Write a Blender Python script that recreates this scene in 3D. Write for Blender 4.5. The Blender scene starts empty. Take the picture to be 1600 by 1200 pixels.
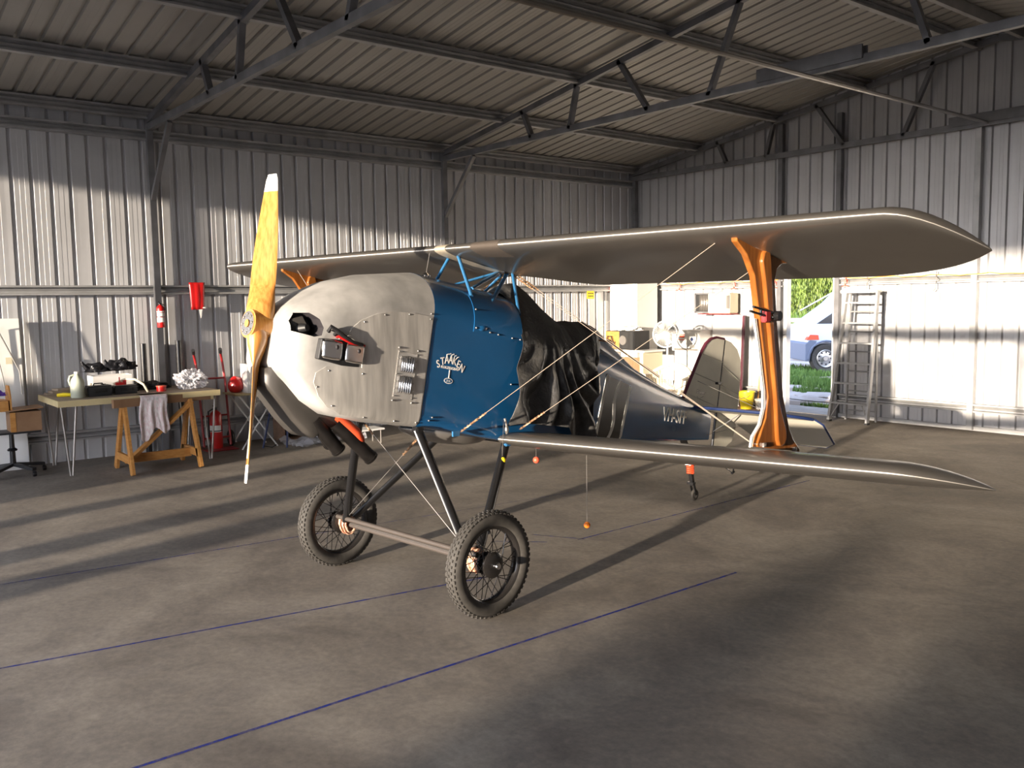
import bpy, bmesh, math, random
from mathutils import Vector, Matrix
from mathutils import noise as mn
random.seed(7)
C = bpy.context.scene.collection
PI = math.pi
sc = bpy.context.scene

# ------------------------------------------------------------------ camera
yaw, pit, roll = math.radians(51.28), math.radians(5.355), math.radians(-.883)
fw = Vector((-math.sin(yaw)*math.cos(pit), math.cos(yaw)*math.cos(pit), -math.sin(pit)))
rt0 = Vector((math.cos(yaw), math.sin(yaw), 0)); up0 = rt0.cross(fw)
rt = rt0*math.cos(roll)+up0*math.sin(roll); up = -rt0*math.sin(roll)+up0*math.cos(roll)
cam = bpy.data.cameras.new('camera'); cam.sensor_width = 36; cam.lens = 36*1379/1600; cam.clip_end = 400
co = bpy.data.objects.new('camera', cam); C.objects.link(co)
co.matrix_world = Matrix(((rt.x, up.x, -fw.x, 0), (rt.y, up.y, -fw.y, 0), (rt.z, up.z, -fw.z, 1.7), (0, 0, 0, 1)))
sc.camera = co

# ------------------------------------------------------------------ light
SUN_DIR = Vector((-.24, 1, -.096)).normalized()
w = bpy.data.worlds.new('sky'); sc.world = w; w.use_nodes = True
nt = w.node_tree; nt.nodes.clear()
tcw = nt.nodes.new('ShaderNodeTexCoord'); sep = nt.nodes.new('ShaderNodeSeparateXYZ'); ramp = nt.nodes.new('ShaderNodeValToRGB')
ramp.color_ramp.elements[0].position = 0.0; ramp.color_ramp.elements[0].color = (.36, .345, .34, 1)
ramp.color_ramp.elements[1].position = .55; ramp.color_ramp.elements[1].color = (.16, .20, .29, 1)
nt.links.new(tcw.outputs['Generated'], sep.inputs[0]); nt.links.new(sep.outputs[2], ramp.inputs[0])
bg = nt.nodes.new('ShaderNodeBackground'); bg.inputs[1].default_value = 62.0
ow = nt.nodes.new('ShaderNodeOutputWorld')
dirr = nt.nodes.new('ShaderNodeMapRange'); dirr.inputs[1].default_value = -.35; dirr.inputs[2].default_value = .45; dirr.inputs[3].default_value = 1; dirr.inputs[4].default_value = .06; dirr.clamp = True
nt.links.new(sep.outputs[1], dirr.inputs[0]); mulc = nt.nodes.new('ShaderNodeMixRGB'); mulc.blend_type = 'MULTIPLY'; mulc.inputs[0].default_value = 1
nt.links.new(ramp.outputs[0], mulc.inputs[1]); nt.links.new(dirr.outputs[0], mulc.inputs[2]); nt.links.new(mulc.outputs[0], bg.inputs[0]); nt.links.new(bg.outputs[0], ow.inputs[0])
sl = bpy.data.lights.new('sun', 'SUN'); sl.energy = 33; sl.color = (1, .85, .68); sl.angle = math.radians(1.0)
so = bpy.data.objects.new('sun', sl); C.objects.link(so)
so.rotation_euler = (-SUN_DIR).to_track_quat('Z', 'Y').to_euler(); so.location = (4, -20, 6)
sc.view_settings.view_transform = 'Standard'; sc.view_settings.look = 'None'
sc.view_settings.gamma = 1; sc.view_settings.use_curve_mapping = False
sc.view_settings.exposure = -1.2
try:
    sc.cycles.use_denoising = True
    sc.cycles.max_bounces = 10; sc.cycles.diffuse_bounces = 6; sc.cycles.glossy_bounces = 5
    sc.cycles.sample_clamp_indirect = 6; sc.cycles.caustics_reflective = False
except Exception: pass

# ------------------------------------------------------------------ materials
MATS = {}
def mat(name, col, rough=.6, metal=0., var=0., scale=6., bump=0., bscale=40., coat=0., spec=.5, col2=None, stretch=(1, 1, 1), alpha=1., trans=0., detail=4.):
    if name in MATS: return MATS[name]
    m = bpy.data.materials.new(name); m.use_nodes = True; n = m.node_tree; b = n.nodes['Principled BSDF']
    b.inputs['Base Color'].default_value = (*col, 1); b.inputs['Roughness'].default_value = rough
    b.inputs['Metallic'].default_value = metal; b.inputs['Coat Weight'].default_value = coat
    b.inputs['Coat Roughness'].default_value = .12
    b.inputs['Specular IOR Level'].default_value = spec
    b.inputs['Alpha'].default_value = alpha; b.inputs['Transmission Weight'].default_value = trans
    if var or col2 or bump:
        tc = n.nodes.new('ShaderNodeTexCoord'); mp = n.nodes.new('ShaderNodeMapping'); mp.inputs['Scale'].default_value = stretch
        n.links.new(tc.outputs['Object'], mp.inputs[0])
    if var or col2:
        t = n.nodes.new('ShaderNodeTexNoise'); t.inputs['Scale'].default_value = scale; t.inputs['Detail'].default_value = detail
        r = n.nodes.new('ShaderNodeValToRGB'); c2 = col2 or tuple(min(1, c*(1+var)) for c in col)
        c1 = col if col2 else tuple(c*(1-var) for c in col)
        r.color_ramp.elements[0].position = .35; r.color_ramp.elements[1].position = .65
        r.color_ramp.elements[0].color = (*c1, 1); r.color_ramp.elements[1].color = (*c2, 1)
        n.links.new(mp.outputs[0], t.inputs[0]); n.links.new(t.outputs[0], r.inputs[0]); n.links.new(r.outputs[0], b.inputs['Base Color'])
    if bump:
        t2 = n.nodes.new('ShaderNodeTexNoise'); t2.inputs['Scale'].default_value = bscale; t2.inputs['Detail'].default_value = 3
        bp = n.nodes.new('ShaderNodeBump'); bp.inputs['Strength'].default_value = bump; bp.inputs['Distance'].default_value = .01
        n.links.new(mp.outputs[0], t2.inputs[0]); n.links.new(t2.outputs[0], bp.inputs['Height']); n.links.new(bp.outputs[0], b.inputs['Normal'])
    MATS[name] = m; return m

M = dict(
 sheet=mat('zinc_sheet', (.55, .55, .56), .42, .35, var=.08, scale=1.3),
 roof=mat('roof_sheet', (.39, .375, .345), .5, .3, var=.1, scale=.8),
 steel=mat('galvanised_steel', (.42, .42, .42), .5, .5, var=.12, scale=5),
 truss=mat('grey_truss_steel', (.19, .19, .20), .5, .4, var=.2, scale=4),
 wing=mat('silver_dope', (.36, .335, .305), .48, .85, var=.04, scale=2.5, coat=.3),
 wing_s=mat('silver_tape', (.62, .54, .42), .4, .5),
 tan=mat('tan_strip', (.06, .047, .037), .8, 0),  # dark tone standing in for shade on the wing leading edge
 blue=mat('blue_enamel', (.010, .10, .26), .27, .0, var=.06, scale=3, coat=.5),
 skyblue=mat('light_blue_tube', (.035, .155, .33), .25, .0, coat=.5),
 alu=mat('brushed_aluminium', (.66, .64, .61), .42, .4, col2=(.44, .43, .41), scale=5, stretch=(1.2, 1.2, 1.2), detail=6),
 alu2=mat('streaked_aluminium', (.68, .65, .60), .45, .4, col2=(.46, .44, .41), scale=9, stretch=(1, 3, .35), detail=6),
 chrome=mat('chrome', (.72, .70, .68), .14, 1.),
 bolt=mat('bolt_steel', (.5, .48, .45), .3, .9),
 dark=mat('dark_cavity', (.025, .022, .025), .6),
 chin=mat('grey_black_plastic', (.055, .05, .045), .45, .1, var=.1, scale=6),
 blackm=mat('black_enamel', (.012, .012, .013), .25, .0, coat=.3),
 rubber=mat('tyre_rubber', (.042, .038, .033), .75, 0, var=.2, scale=30),
 rim=mat('black_rim', (.02, .018, .017), .25, .2, coat=.4),
 exh=mat('rusty_black_pipe', (.014, .012, .011), .4, .5, var=.3, scale=20),
 redhose=mat('orange_red_hose', (.50, .06, .018), .5),
 wood=mat('varnished_wood', (.33, .115, .022), .25, 0, col2=(.24, .075, .014), scale=5, stretch=(8, 8, .8), coat=.6),
 prop=mat('laminated_propeller_wood', (.55, .27, .07), .25, 0, col2=(.40, .16, .035), scale=5, stretch=(14, 14, .8), coat=.6),
 white=mat('white_paint', (.78, .77, .74), .5, 0, var=.03, scale=2),
 cream=mat('cream_paint', (.62, .56, .40), .5),
 fabric=mat('cream_dope_fabric', (.74, .70, .58), .5, .1, var=.05, scale=5),
 rib=mat('tape_fabric', (.66, .63, .54), .5, .1),
 maroon=mat('maroon_edge', (.10, .02, .035), .4),
 tarp=mat('black_tarpaulin', (.022, .022, .023), .42, 0, col2=(.055, .053, .05), scale=14, bump=.5, bscale=45),
 wire=mat('tan_wire', (.46, .38, .30), .4, .3),
 twire=mat('copper_wrap', (.26, .15, .08), .45, .3, var=.7, scale=60),
 steelwire=mat('steel_wire', (.30, .28, .26), .4, .7),
 pine=mat('orange_pine', (.55, .27, .075), .5, 0, col2=(.44, .19, .045), scale=4, stretch=(3, 3, 12)),
 ply=mat('brown_plywood', (.28, .16, .085), .6, 0, col2=(.22, .12, .06), scale=6, stretch=(6, 1, 1)),
 palew=mat('pale_wood', (.58, .48, .26), .6, var=.06, scale=6),
 tabletop=mat('worn_table_surface', (.27, .21, .15), .6, var=.15, scale=8),
 red=mat('red_paint', (.50, .012, .012), .3, 0, coat=.4),
 redm=mat('dull_red_metal', (.30, .018, .02), .45, 0, var=.15, scale=15),
 bluem=mat('dark_blue_leg', (.012, .025, .09), .4),
 black=mat('black_plastic', (.015, .015, .016), .5, 0, var=.2, scale=12),
 bag=mat('black_bag', (.01, .01, .012), .3, 0, bump=.6, bscale=30),
 yellow=mat('yellow_plastic', (.85, .66, .02), .4),
 orange=mat('orange_plastic', (.9, .22, .02), .35),
 redball=mat('coral_plastic', (.8, .1, .05), .4),
 paper=mat('white_card', (.75, .73, .70), .7),
 clearbag=mat('clear_bag', (.62, .62, .66), .25, 0, bump=.5, bscale=18, alpha=.5),
 jug=mat('milky_jug', (.50, .53, .42), .35, 0, alpha=.92),
 towel=mat('pink_white_towel', (.72, .55, .54), .9, 0, col2=(.85, .80, .77), scale=30, stretch=(1, 3, 1), bump=.5, bscale=120),
 glass=mat('dark_glass', (.03, .03, .03), .08, 0),
 cane=mat('wicker_cane', (.62, .55, .45), .6, var=.15, scale=60),
 concrete2=mat('outside_slab', (.40, .37, .34), .8, var=.1, scale=5),
 vanw=mat('van_white', (.45, .50, .62), .25, 0, coat=.5),
 vang=mat('grey_bumper', (.09, .11, .16), .5),
 grass=mat('green_grass', (.06, .13, .02), .8, 0, col2=(.11, .19, .03), scale=9),
 leaf=mat('willow_leaf', (.20, .27, .04), .6, 0, col2=(.09, .14, .02), scale=2.),
 bush=mat('dark_leaf', (.05, .09, .02), .7, 0, col2=(.11, .16, .03), scale=4.),
 bark=mat('brown_bark', (.24, .13, .07), .8, var=.3, scale=8),
 fence=mat('weathered_fence', (.16, .14, .13), .8, var=.2, scale=12, stretch=(1, 1, .2)),
 brick=mat('weathered_timber', (.25, .16, .11), .8, var=.2, scale=8),
 ropey=mat('yellow_cord', (.75, .35, .08), .6),
 ropew=mat('white_cord', (.7, .66, .6), .6),
 letter=mat('pale_lettering', (.92, .92, .88), .5),
 stripeb=mat('black_stripe', (.012, .012, .014), .35, 0, coat=.3),
 purple=mat('purple_plastic', (.10, .04, .30), .4),
)
def aniso(m, axis='X', a=.90, rot=0.):
    n = m.node_tree; b = n.nodes['Principled BSDF']; b.inputs['Anisotropic'].default_value = a; b.inputs['Anisotropic Rotation'].default_value = rot
    t = n.nodes.new('ShaderNodeVectorTransform'); t.vector_type = 'VECTOR'; t.convert_from = 'OBJECT'; t.convert_to = 'WORLD'; t.inputs[0].default_value = (1, 0, 0)
    n.links.new(t.outputs[0], b.inputs['Tangent'])
aniso(M['wing'])
M['tail'] = mat('silver_tail_fabric', (.50, .47, .40), .5, .3, var=.04, scale=3)
def floor_mat():
    m = bpy.data.materials.new('stained_concrete'); m.use_nodes = True; n = m.node_tree; b = n.nodes['Principled BSDF']
    tc = n.nodes.new('ShaderNodeTexCoord')
    def noise(s, d, r=.6, dist=0.):
        t = n.nodes.new('ShaderNodeTexNoise'); t.inputs['Scale'].default_value = s; t.inputs['Detail'].default_value = d
        t.inputs['Roughness'].default_value = r; t.inputs['Distortion'].default_value = dist
        n.links.new(tc.outputs['Object'], t.inputs[0]); return t
    a = noise(.9, 8, .65, .6); r = n.nodes.new('ShaderNodeValToRGB')
    e = r.color_ramp.elements; e[0].position = .33; e[0].color = (.17, .15, .13, 1); e[1].position = .68; e[1].color = (.34, .305, .26, 1)
    n.links.new(a.outputs[0], r.inputs[0])
    c = noise(28, 6, .7); r2 = n.nodes.new('ShaderNodeValToRGB')
    e = r2.color_ramp.elements; e[0].position = .3; e[0].color = (.72, .72, .72, 1); e[1].position = .7; e[1].color = (1.15, 1.12, 1.08, 1)
    n.links.new(c.outputs[0], r2.inputs[0])
    mx = n.nodes.new('ShaderNodeMixRGB'); mx.blend_type = 'MULTIPLY'; mx.inputs[0].default_value = .75
    n.links.new(r.outputs[0], mx.inputs[1]); n.links.new(r2.outputs[0], mx.inputs[2])
    d = noise(5, 5, .7, 1.2); r3 = n.nodes.new('ShaderNodeValToRGB')
    e = r3.color_ramp.elements; e[0].position = .3; e[0].color = (.78, .78, .80, 1); e[1].position = .62; e[1].color = (1.06, 1.05, 1.02, 1)
    n.links.new(d.outputs[0], r3.inputs[0])
    m2 = n.nodes.new('ShaderNodeMixRGB'); m2.blend_type = 'MULTIPLY'; m2.inputs[0].default_value = .8
    n.links.new(mx.outputs[0], m2.inputs[1]); n.links.new(r3.outputs[0], m2.inputs[2])
    n.links.new(m2.outputs[0], b.inputs['Base Color'])
    rr = n.nodes.new('ShaderNodeMapRange'); rr.inputs[3].default_value = .62; rr.inputs[4].default_value = .82; b.inputs['Specular IOR Level'].default_value = .22
    n.links.new(d.outputs[0], rr.inputs[0]); n.links.new(rr.outputs[0], b.inputs['Roughness'])
    bp = n.nodes.new('ShaderNodeBump'); bp.inputs['Strength'].default_value = .12; bp.inputs['Distance'].default_value = .005
    n.links.new(c.outputs[0], bp.inputs['Height']); n.links.new(bp.outputs[0], b.inputs['Normal'])
    return m
M['floor'] = floor_mat()
def ground_mat():
    m = bpy.data.materials.new('sandy_ground'); m.use_nodes = True; n = m.node_tree; b = n.nodes['Principled BSDF']
    tc = n.nodes.new('ShaderNodeTexCoord'); t = n.nodes.new('ShaderNodeTexNoise'); t.inputs['Scale'].default_value = .7; t.inputs['Detail'].default_value = 8
    n.links.new(tc.outputs['Object'], t.inputs[0]); r = n.nodes.new('ShaderNodeValToRGB'); e = r.color_ramp.elements
    e[0].position = .42; e[0].color = (.19, .15, .12, 1); e[1].position = .56; e[1].color = (.36, .33, .32, 1)
    n.links.new(t.outputs[0], r.inputs[0]); n.links.new(r.outputs[0], b.inputs['Base Color']); b.inputs['Roughness'].default_value = .9
    return m
M['ground'] = ground_mat()
def chalk_mat():
    m = bpy.data.materials.new('blue_chalk'); m.use_nodes = True; n = m.node_tree; b = n.nodes['Principled BSDF']
    b.inputs['Base Color'].default_value = (.035, .05, .26, 1); b.inputs['Roughness'].default_value = 1; b.inputs['Specular IOR Level'].default_value = 0
    tc = n.nodes.new('ShaderNodeTexCoord'); t = n.nodes.new('ShaderNodeTexNoise'); t.inputs['Scale'].default_value = 9; t.inputs['Detail'].default_value = 8; t.inputs['Roughness'].default_value = .8
    n.links.new(tc.outputs['Object'], t.inputs[0]); r = n.nodes.new('ShaderNodeMapRange'); r.inputs[1].default_value = .38; r.inputs[2].default_value = .6
    r.inputs[3].default_value = .35; r.inputs[4].default_value = .95
    n.links.new(t.outputs[0], r.inputs[0]); n.links.new(r.outputs[0], b.inputs['Alpha']); return m
M['chalk'] = chalk_mat()

# ------------------------------------------------------------------ helpers
def V(*a): return Vector(a)
class MB:
    def __init__(s): s.bm = bmesh.new()
    def face(s, pts):
        vs = [s.bm.verts.new(p) for p in pts]
        try: return s.bm.faces.new(vs)
        except ValueError: return None
    def grid(s, rows, closeu=False, closev=False, cap0=False, cap1=False):
        R = [[s.bm.verts.new(p) for p in r] for r in rows]; n = len(R); m = len(R[0])
        for i in range(n if closeu else n-1):
            for j in range(m if closev else m-1):
                q = [R[i][j], R[i][(j+1) % m], R[(i+1) % n][(j+1) % m], R[(i+1) % n][j]]
                try: s.bm.faces.new(q)
                except ValueError: pass
        if cap0: s.bm.faces.new(R[0][::-1])
        if cap1: s.bm.faces.new(R[-1])
        return s
    def box(s, c, d, rot=None, bev=0):
        c = Vector(c); x, y, z = d[0]/2, d[1]/2, d[2]/2
        P = [V(i*x, j*y, k*z) for i in (-1, 1) for j in (-1, 1) for k in (-1, 1)]
        if rot is not None: P = [rot @ p for p in P]
        vs = [s.bm.verts.new(c+p) for p in P]
        fs = [s.bm.faces.new([vs[i] for i in f]) for f in ((0, 1, 3, 2), (4, 6, 7, 5), (0, 4, 5, 1), (2, 3, 7, 6), (0, 2, 6, 4), (1, 5, 7, 3))]
        if bev:
            es = list({e for f in fs for e in f.edges}); bmesh.ops.bevel(s.bm, geom=es, offset=bev, segments=2, affect='EDGES')
        return s
    def beam(s, a, b, wd, ht, upv=(0, 0, 1)):
        a = Vector(a); b = Vector(b); d = (b-a).normalized(); u = Vector(upv)
        x = d.cross(u)
        if x.length < 1e-4: x = d.cross(V(1, 0, 0))
        x.normalize(); y = x.cross(d).normalized()
        r = []
        for p in (a, b): r.append([p+x*i*wd/2+y*j*ht/2 for i, j in ((-1, -1), (1, -1), (1, 1), (-1, 1))])
        return s.grid(r, closev=True, cap0=True, cap1=True)
    def tube(s, pts, r, n=8, cap=True):
        pts = [Vector(p) for p in pts]; rr = r if isinstance(r, (list, tuple)) else [r]*len(pts)
        rows = []; ref = None
        for i, p in enumerate(pts):
            d = (pts[min(i+1, len(pts)-1)]-pts[max(i-1, 0)]).normalized()
            if ref is None:
                ref = d.cross(V(0, 0, 1))
                if ref.length < .05: ref = d.cross(V(1, 0, 0))
            x = (ref-d*ref.dot(d)).normalized(); ref = x; y = d.cross(x)
            rows.append([p+(x*math.cos(2*PI*k/n)+y*math.sin(2*PI*k/n))*rr[i] for k in range(n)])
        return s.grid(rows, closev=True, cap0=cap, cap1=cap)
    def flat_tube(s, a, b, wd, th, wdir, n=12):
        a = Vector(a); b = Vector(b); d = (b-a).normalized(); x = Vector(wdir); x = (x-d*x.dot(d)).normalized(); y = d.cross(x)
        rows = [[p+x*math.cos(2*PI*k/n)*wd/2+y*math.sin(2*PI*k/n)*th/2 for k in range(n)] for p in (a, b)]
        return s.grid(rows, closev=True, cap0=True, cap1=True)
    def lathe(s, prof, c=(0, 0, 0), axis='z', n=24, close=False):
        c = Vector(c); rows = []
        for k in range(n):
            t = 2*PI*k/n; cs, sn = math.cos(t), math.sin(t); row = []
            for r, h in prof:
                p = {'z': V(r*cs, r*sn, h), 'x': V(h, r*cs, r*sn), 'y': V(r*cs, h, r*sn)}[axis]; row.append(c+p)
            rows.append(row)
        s.grid(rows, closeu=True, closev=close); return s
    def ball(s, c, r, n=12, sc_=(1, 1, 1)):
        prof = [(r*math.sin(PI*i/n), -r*math.cos(PI*i/n)) for i in range(n+1)]
        c = Vector(c); rows = []
        for k in range(n*2):
            t = PI*k/n; rows.append([c+V(a*math.cos(t)*sc_[0], a*math.sin(t)*sc_[1], h*sc_[2]) for a, h in prof])
        s.grid(rows, closeu=True); bmesh.ops.remove_doubles(s.bm, verts=s.bm.verts, dist=1e-5); return s
    def prism(s, poly, f0, f1, n=None):
        """poly: 2D list; f0/f1 map (u,v)->3D for both faces"""
        A = [s.bm.verts.new(f0(*p)) for p in poly]; B = [s.bm.verts.new(f1(*p)) for p in poly]
        s.bm.faces.new(A[::-1]); s.bm.faces.new(B); k = len(poly)
        for i in range(k): s.bm.faces.new([A[i], A[(i+1) % k], B[(i+1) % k], B[i]])
        return s
    def build(s, name, m, parent=None, smooth=False, angle=35, loc=None, sub=0, solid=0, bev=0, **tags):
        bmesh.ops.recalc_face_normals(s.bm, faces=s.bm.faces)
        me = bpy.data.meshes.new(name); s.bm.to_mesh(me); s.bm.free()
        mm = m if isinstance(m, (list, tuple)) else [m]
        for x in mm: me.materials.append(M[x] if isinstance(x, str) else x)
        o = bpy.data.objects.new(name, me); C.objects.link(o)
        if smooth:
            for p in me.polygons: p.use_smooth = True
            try: me.set_sharp_from_angle(angle=math.radians(angle))
            except Exception: pass
        if solid:
            d = o.modifiers.new('s', 'SOLIDIFY'); d.thickness = solid; d.offset = 0
        if bev:
            d = o.modifiers.new('b', 'BEVEL'); d.width = bev; d.segments = 2; d.limit_method = 'ANGLE'
        if sub:
            d = o.modifiers.new('u', 'SUBSURF'); d.levels = sub; d.render_levels = sub
        if parent: o.parent = parent
        if loc: o.location = loc
        for k, v in tags.items(): o[k] = v
        return o
def thing(name, label, cat, loc=(0, 0, 0), rz=0., group=None):
    o = bpy.data.objects.new(name, None); C.objects.link(o); o.empty_display_size = .1
    o.location = loc; o.rotation_euler = (0, 0, rz); o['label'] = label; o['category'] = cat
    if group: o['group'] = group
    return o
def tag(o, label, cat, group=None):
    o['label'] = label; o['category'] = cat
    if group: o['group'] = group
    return o
def struct(o): o['kind'] = 'structure'; return o
def text_mesh(body, size, depth=.001, align='CENTER'):
    cu = bpy.data.curves.new('t', 'FONT'); cu.body = body; cu.size = size; cu.extrude = depth; cu.offset = size*.012; cu.align_x = align
    o = bpy.data.objects.new('t', cu); C.objects.link(o); dg = bpy.context.evaluated_depsgraph_get(); dg.update()
    me = bpy.data.meshes.new_from_object(o.evaluated_get(dg)); bpy.data.objects.remove(o); return me
def add_text(mb, body, size, mx, depth=.001, align='CENTER'):
    me = text_mesh(body, size, depth, align); me.transform(mx); mb.bm.from_mesh(me); bpy.data.meshes.remove(me)
def frame(o, x, y):
    x = Vector(x).normalized(); y = Vector(y).normalized(); z = x.cross(y)
    return Matrix(((x.x, y.x, z.x, o[0]), (x.y, y.y, z.y, o[1]), (x.z, y.z, z.z, o[2]), (0, 0, 0, 1)))
def interp(tab, t):
    if t <= tab[0][0]: return tab[0][1]
    for (a, b), (c, d) in zip(tab, tab[1:]):
        if t <= c: return b+(d-b)*(t-a)/(c-a)
    return tab[-1][1]

# ------------------------------------------------------------------ setting
XW, XE, YG, YF, XR = -10.70, 1.24, 11.35, -4.9, -4.73
ZE, SLOPE = 3.93, .145
def roofz(x): return ZE+SLOPE*(x-XW) if x <= XR else ZE+SLOPE*(XE-x)
P = .1905
def corr(u, ph, depth=.028):
    """trapezoid sheet profile, returns offset away from the room"""
    f = ((u-ph) % P)
    if f < .012: return depth*f/.012
    if f < .036: return depth
    if f < .048: return depth*(1-(f-.012-.024)/.012)
    if .088 < f < .098 or .140 < f < .150: return .0014
    return 0
def corr_pts(a, b, ph):
    ks = [0, .012, .036, .048, .088, .089, .097, .098, .140, .141, .149, .150]; r = {a, b}
    k = math.floor((a-ph)/P)-1
    while k*P+ph < b+P:
        for q in ks:
            u = k*P+ph+q
            if a < u < b: r.add(u)
        k += 1
    return sorted(r)
m = MB(); m.box(((XW+XE)/2, (YF+YG)/2, -.1), (XE-XW, YG-YF, .2)); floor = struct(m.build('floor', 'floor'))
def chalk(a, b, wd=.012):
    a = V(*a, .002); b = V(*b, .002); d = (b-a).normalized(); x = V(-d.y, d.x, 0)*wd/2
    mb = MB(); n = 40; mb.grid([[a.lerp(b, i/n)-x, a.lerp(b, i/n)+x] for i in range(n+1)]); return mb.build('chalk_line', 'chalk', floor)
chalk((-4.72, .45), (-4.27, 3.2), .016); chalk((-4.52, 4.2), (-4.58, 7.2)); chalk((-3.325, .3), (-3.312, 4.42), .018); chalk((-6.2, .4), (-5.93, 3.0)); chalk((-5.93, 3.0), (-5.7, 5.2), .006)
chalk((-4.9, 3.72), (-4.62, 4.0), .01); chalk((-4.85, 4.05), (-4.5, 4.25), .01)
# side wall
PH = 3.177-.03
rows = []
for y in corr_pts(YF, YG, PH): o = corr(y, PH); rows.append([V(XW-o, y, -.02), V(XW-o, y, ZE+.02)])
m = MB(); m.grid(rows); wl = struct(m.build('wall_left', 'sheet', solid=.002))
PG = -6.348-.01
dx0, dx1, dz = -7.62, -6.83, 2.12
def gab(x0, x1, z0, z1=None):
    rs = []
    for x in corr_pts(x0, x1, PG): o = corr(x, PG); rs.append([V(x, YG+o, z0), V(x, YG+o, z1 if z1 else roofz(x)+.02)])
    return rs
m = MB(); m.grid(gab(XW, dx0, -.02)); m.grid(gab(dx0, dx1, dz)); m.grid(gab(dx1, XR, -.02)); m.grid(gab(XR, XE, -.02))
struct(m.build('wall_back', 'sheet', solid=.002))
m = MB(); m.grid([[V(XE+corr(y, PH), y, -.02), V(XE+corr(y, PH), y, ZE+.02)] for y in corr_pts(YF, YG, PH)]); struct(m.build('wall_right', 'sheet', solid=.002))
# front wall: only the strip above the wide opening
m = MB(); m.box(((XW+XE)/2, YF, 3.95), (XE-XW, .04, .42))
A = [(XW, 4.15), (XE, 4.15), (XE, roofz(XE)), (XR, roofz(XR)), (XW, roofz(XW))]
m.prism([(XW, 4.1), (XE, 4.1), (XR, roofz(XR))], lambda x, z: V(x, YF-.02, z), lambda x, z: V(x, YF+.02, z)); struct(m.build('wall_front', 'sheet'))
# roof
def slope_rows(xa, xb):
    rs = []
    for y in corr_pts(YF-.1, YG+.1, PH+.05):
        o = corr(y, PH+.05); rs.append([V(xa, y, roofz(xa)+o+.005), V(xb, y, roofz(xb)+o+.005)])
    return rs
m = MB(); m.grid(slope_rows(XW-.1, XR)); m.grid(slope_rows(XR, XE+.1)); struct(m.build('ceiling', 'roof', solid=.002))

# girts (C channels lying along the walls)
def channel_profile(h, d, lip=.014):
    return [(0, -h/2), (d, -h/2), (d, -h/2+lip), (.004, -h/2+.004), (.004, h/2-.004), (d, h/2-lip), (d, h/2), (0, h/2)]
def channel(a, b, h, d, out, upv=(0, 0, 1), mb=None):
    a = Vector(a); b = Vector(b); out = Vector(out).normalized(); u = Vector(upv); mb = mb or MB()
    prof = [(0, -h/2), (d*.5, -h/2), (d, -h/2+.004), (d, -h/2+.022), (d*.35, -h/2+.030), (d*.3, -.01), (d*.55, .012), (d*.35, h/2-.03), (d, h/2-.022), (d, h/2-.002), (d*.5, h/2), (0, h/2)]
    mb.grid([[p+out*x+u*z for x, z in prof] for p in (a, b)], closev=True, cap0=True, cap1=True); return mb
gi = []
for nm, z, h in (('girt', .285, .11), ('girt', 1.895, .11), ('girt', 3.655, .12)):
    o = channel((XW, YF, z), (XW, YG-.02, z), h, .08, (1, 0, 0)).build('wall_girt', 'steel'); gi.append(o)
tag(gi[0], 'lowest grey steel girt near the floor along the left corrugated wall', 'girt')
tag(gi[1], 'middle grey steel girt along the left wall above the workbench', 'girt')
tag(gi[2], 'dark top girt under the eave of the left corrugated wall', 'girt')
for z, lab in ((.285, 'lowest steel girt near the floor on back wall, right of doorway'), (1.9, 'middle steel girt on back wall right of the doorway with hooks')):
    o = channel((dx1+.06, YG, z), (XE, YG, z), .11, .07, (0, -1, 0)).build('wall_girt', 'steel'); tag(o, lab, 'girt')
for z, lab in ((.285, 'low steel girt on back wall left of the doorway'), (1.9, 'middle steel girt on back wall left of the doorway with red ties')):
    o = channel((XW+.1, YG, z), (dx0-.06, YG, z), .11, .07, (0, -1, 0)).build('wall_girt', 'steel'); tag(o, lab, 'girt')
m = MB(); m.box(((dx1+XE)/2, YG-.02, .03), (XE-dx1, .03, .055)); m.box(((dx0+XW)/2, YG-.02, .03), (dx0-XW, .03, .055)); struct(m.build('baseboard_back', 'steel'))
# door frame + columns on gable
m = MB()
for x in (dx0, dx1): m.box((x, YG-.03, dz/2), (.055, .10, dz))
m.box(((dx0+dx1)/2, YG-.03, dz+.02), (dx1-dx0+.05, .1, .05)); struct(m.build('trim_1', 'white'))
for x, lab in ((-7.735, 'gable column rising left of the doorway to the end truss'), (-6.80, 'gable column right of the doorway beside the leaning ladder'), (-4.95, 'gable column further right on the brightly lit back wall')):
    o = MB().box((x, YG-.05, 2.1 if x < -5 else 1.86), (.07, .07, 4.2 if x < -5 else 3.7)).build('gable_column', 'truss' if x < -5 else 'steel'); tag(o, lab, 'column')
# side columns with knee brace
ys = [(-.82, 'left wall column just outside the picture edge'), (3.25, 'left wall column with brace carrying the small fire extinguisher'), (7.32, 'left wall column with knee brace behind the aeroplane'), (11.27, 'corner column where left and back walls meet')]
for y, lab in ys[1:]:
    t = thing('wall_column', lab, 'column', (XW+.09, y, 0), 0)
    MB().box((0, 0, 1.87), (.06, .07, 3.74)).build('post', 'truss', t)
    if y < 11: MB().beam((.02, 0, 2.93), (.72, 0, 3.69), .05, .05, (0, 1, 0)).build('knee_brace', 'truss', t)
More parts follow.
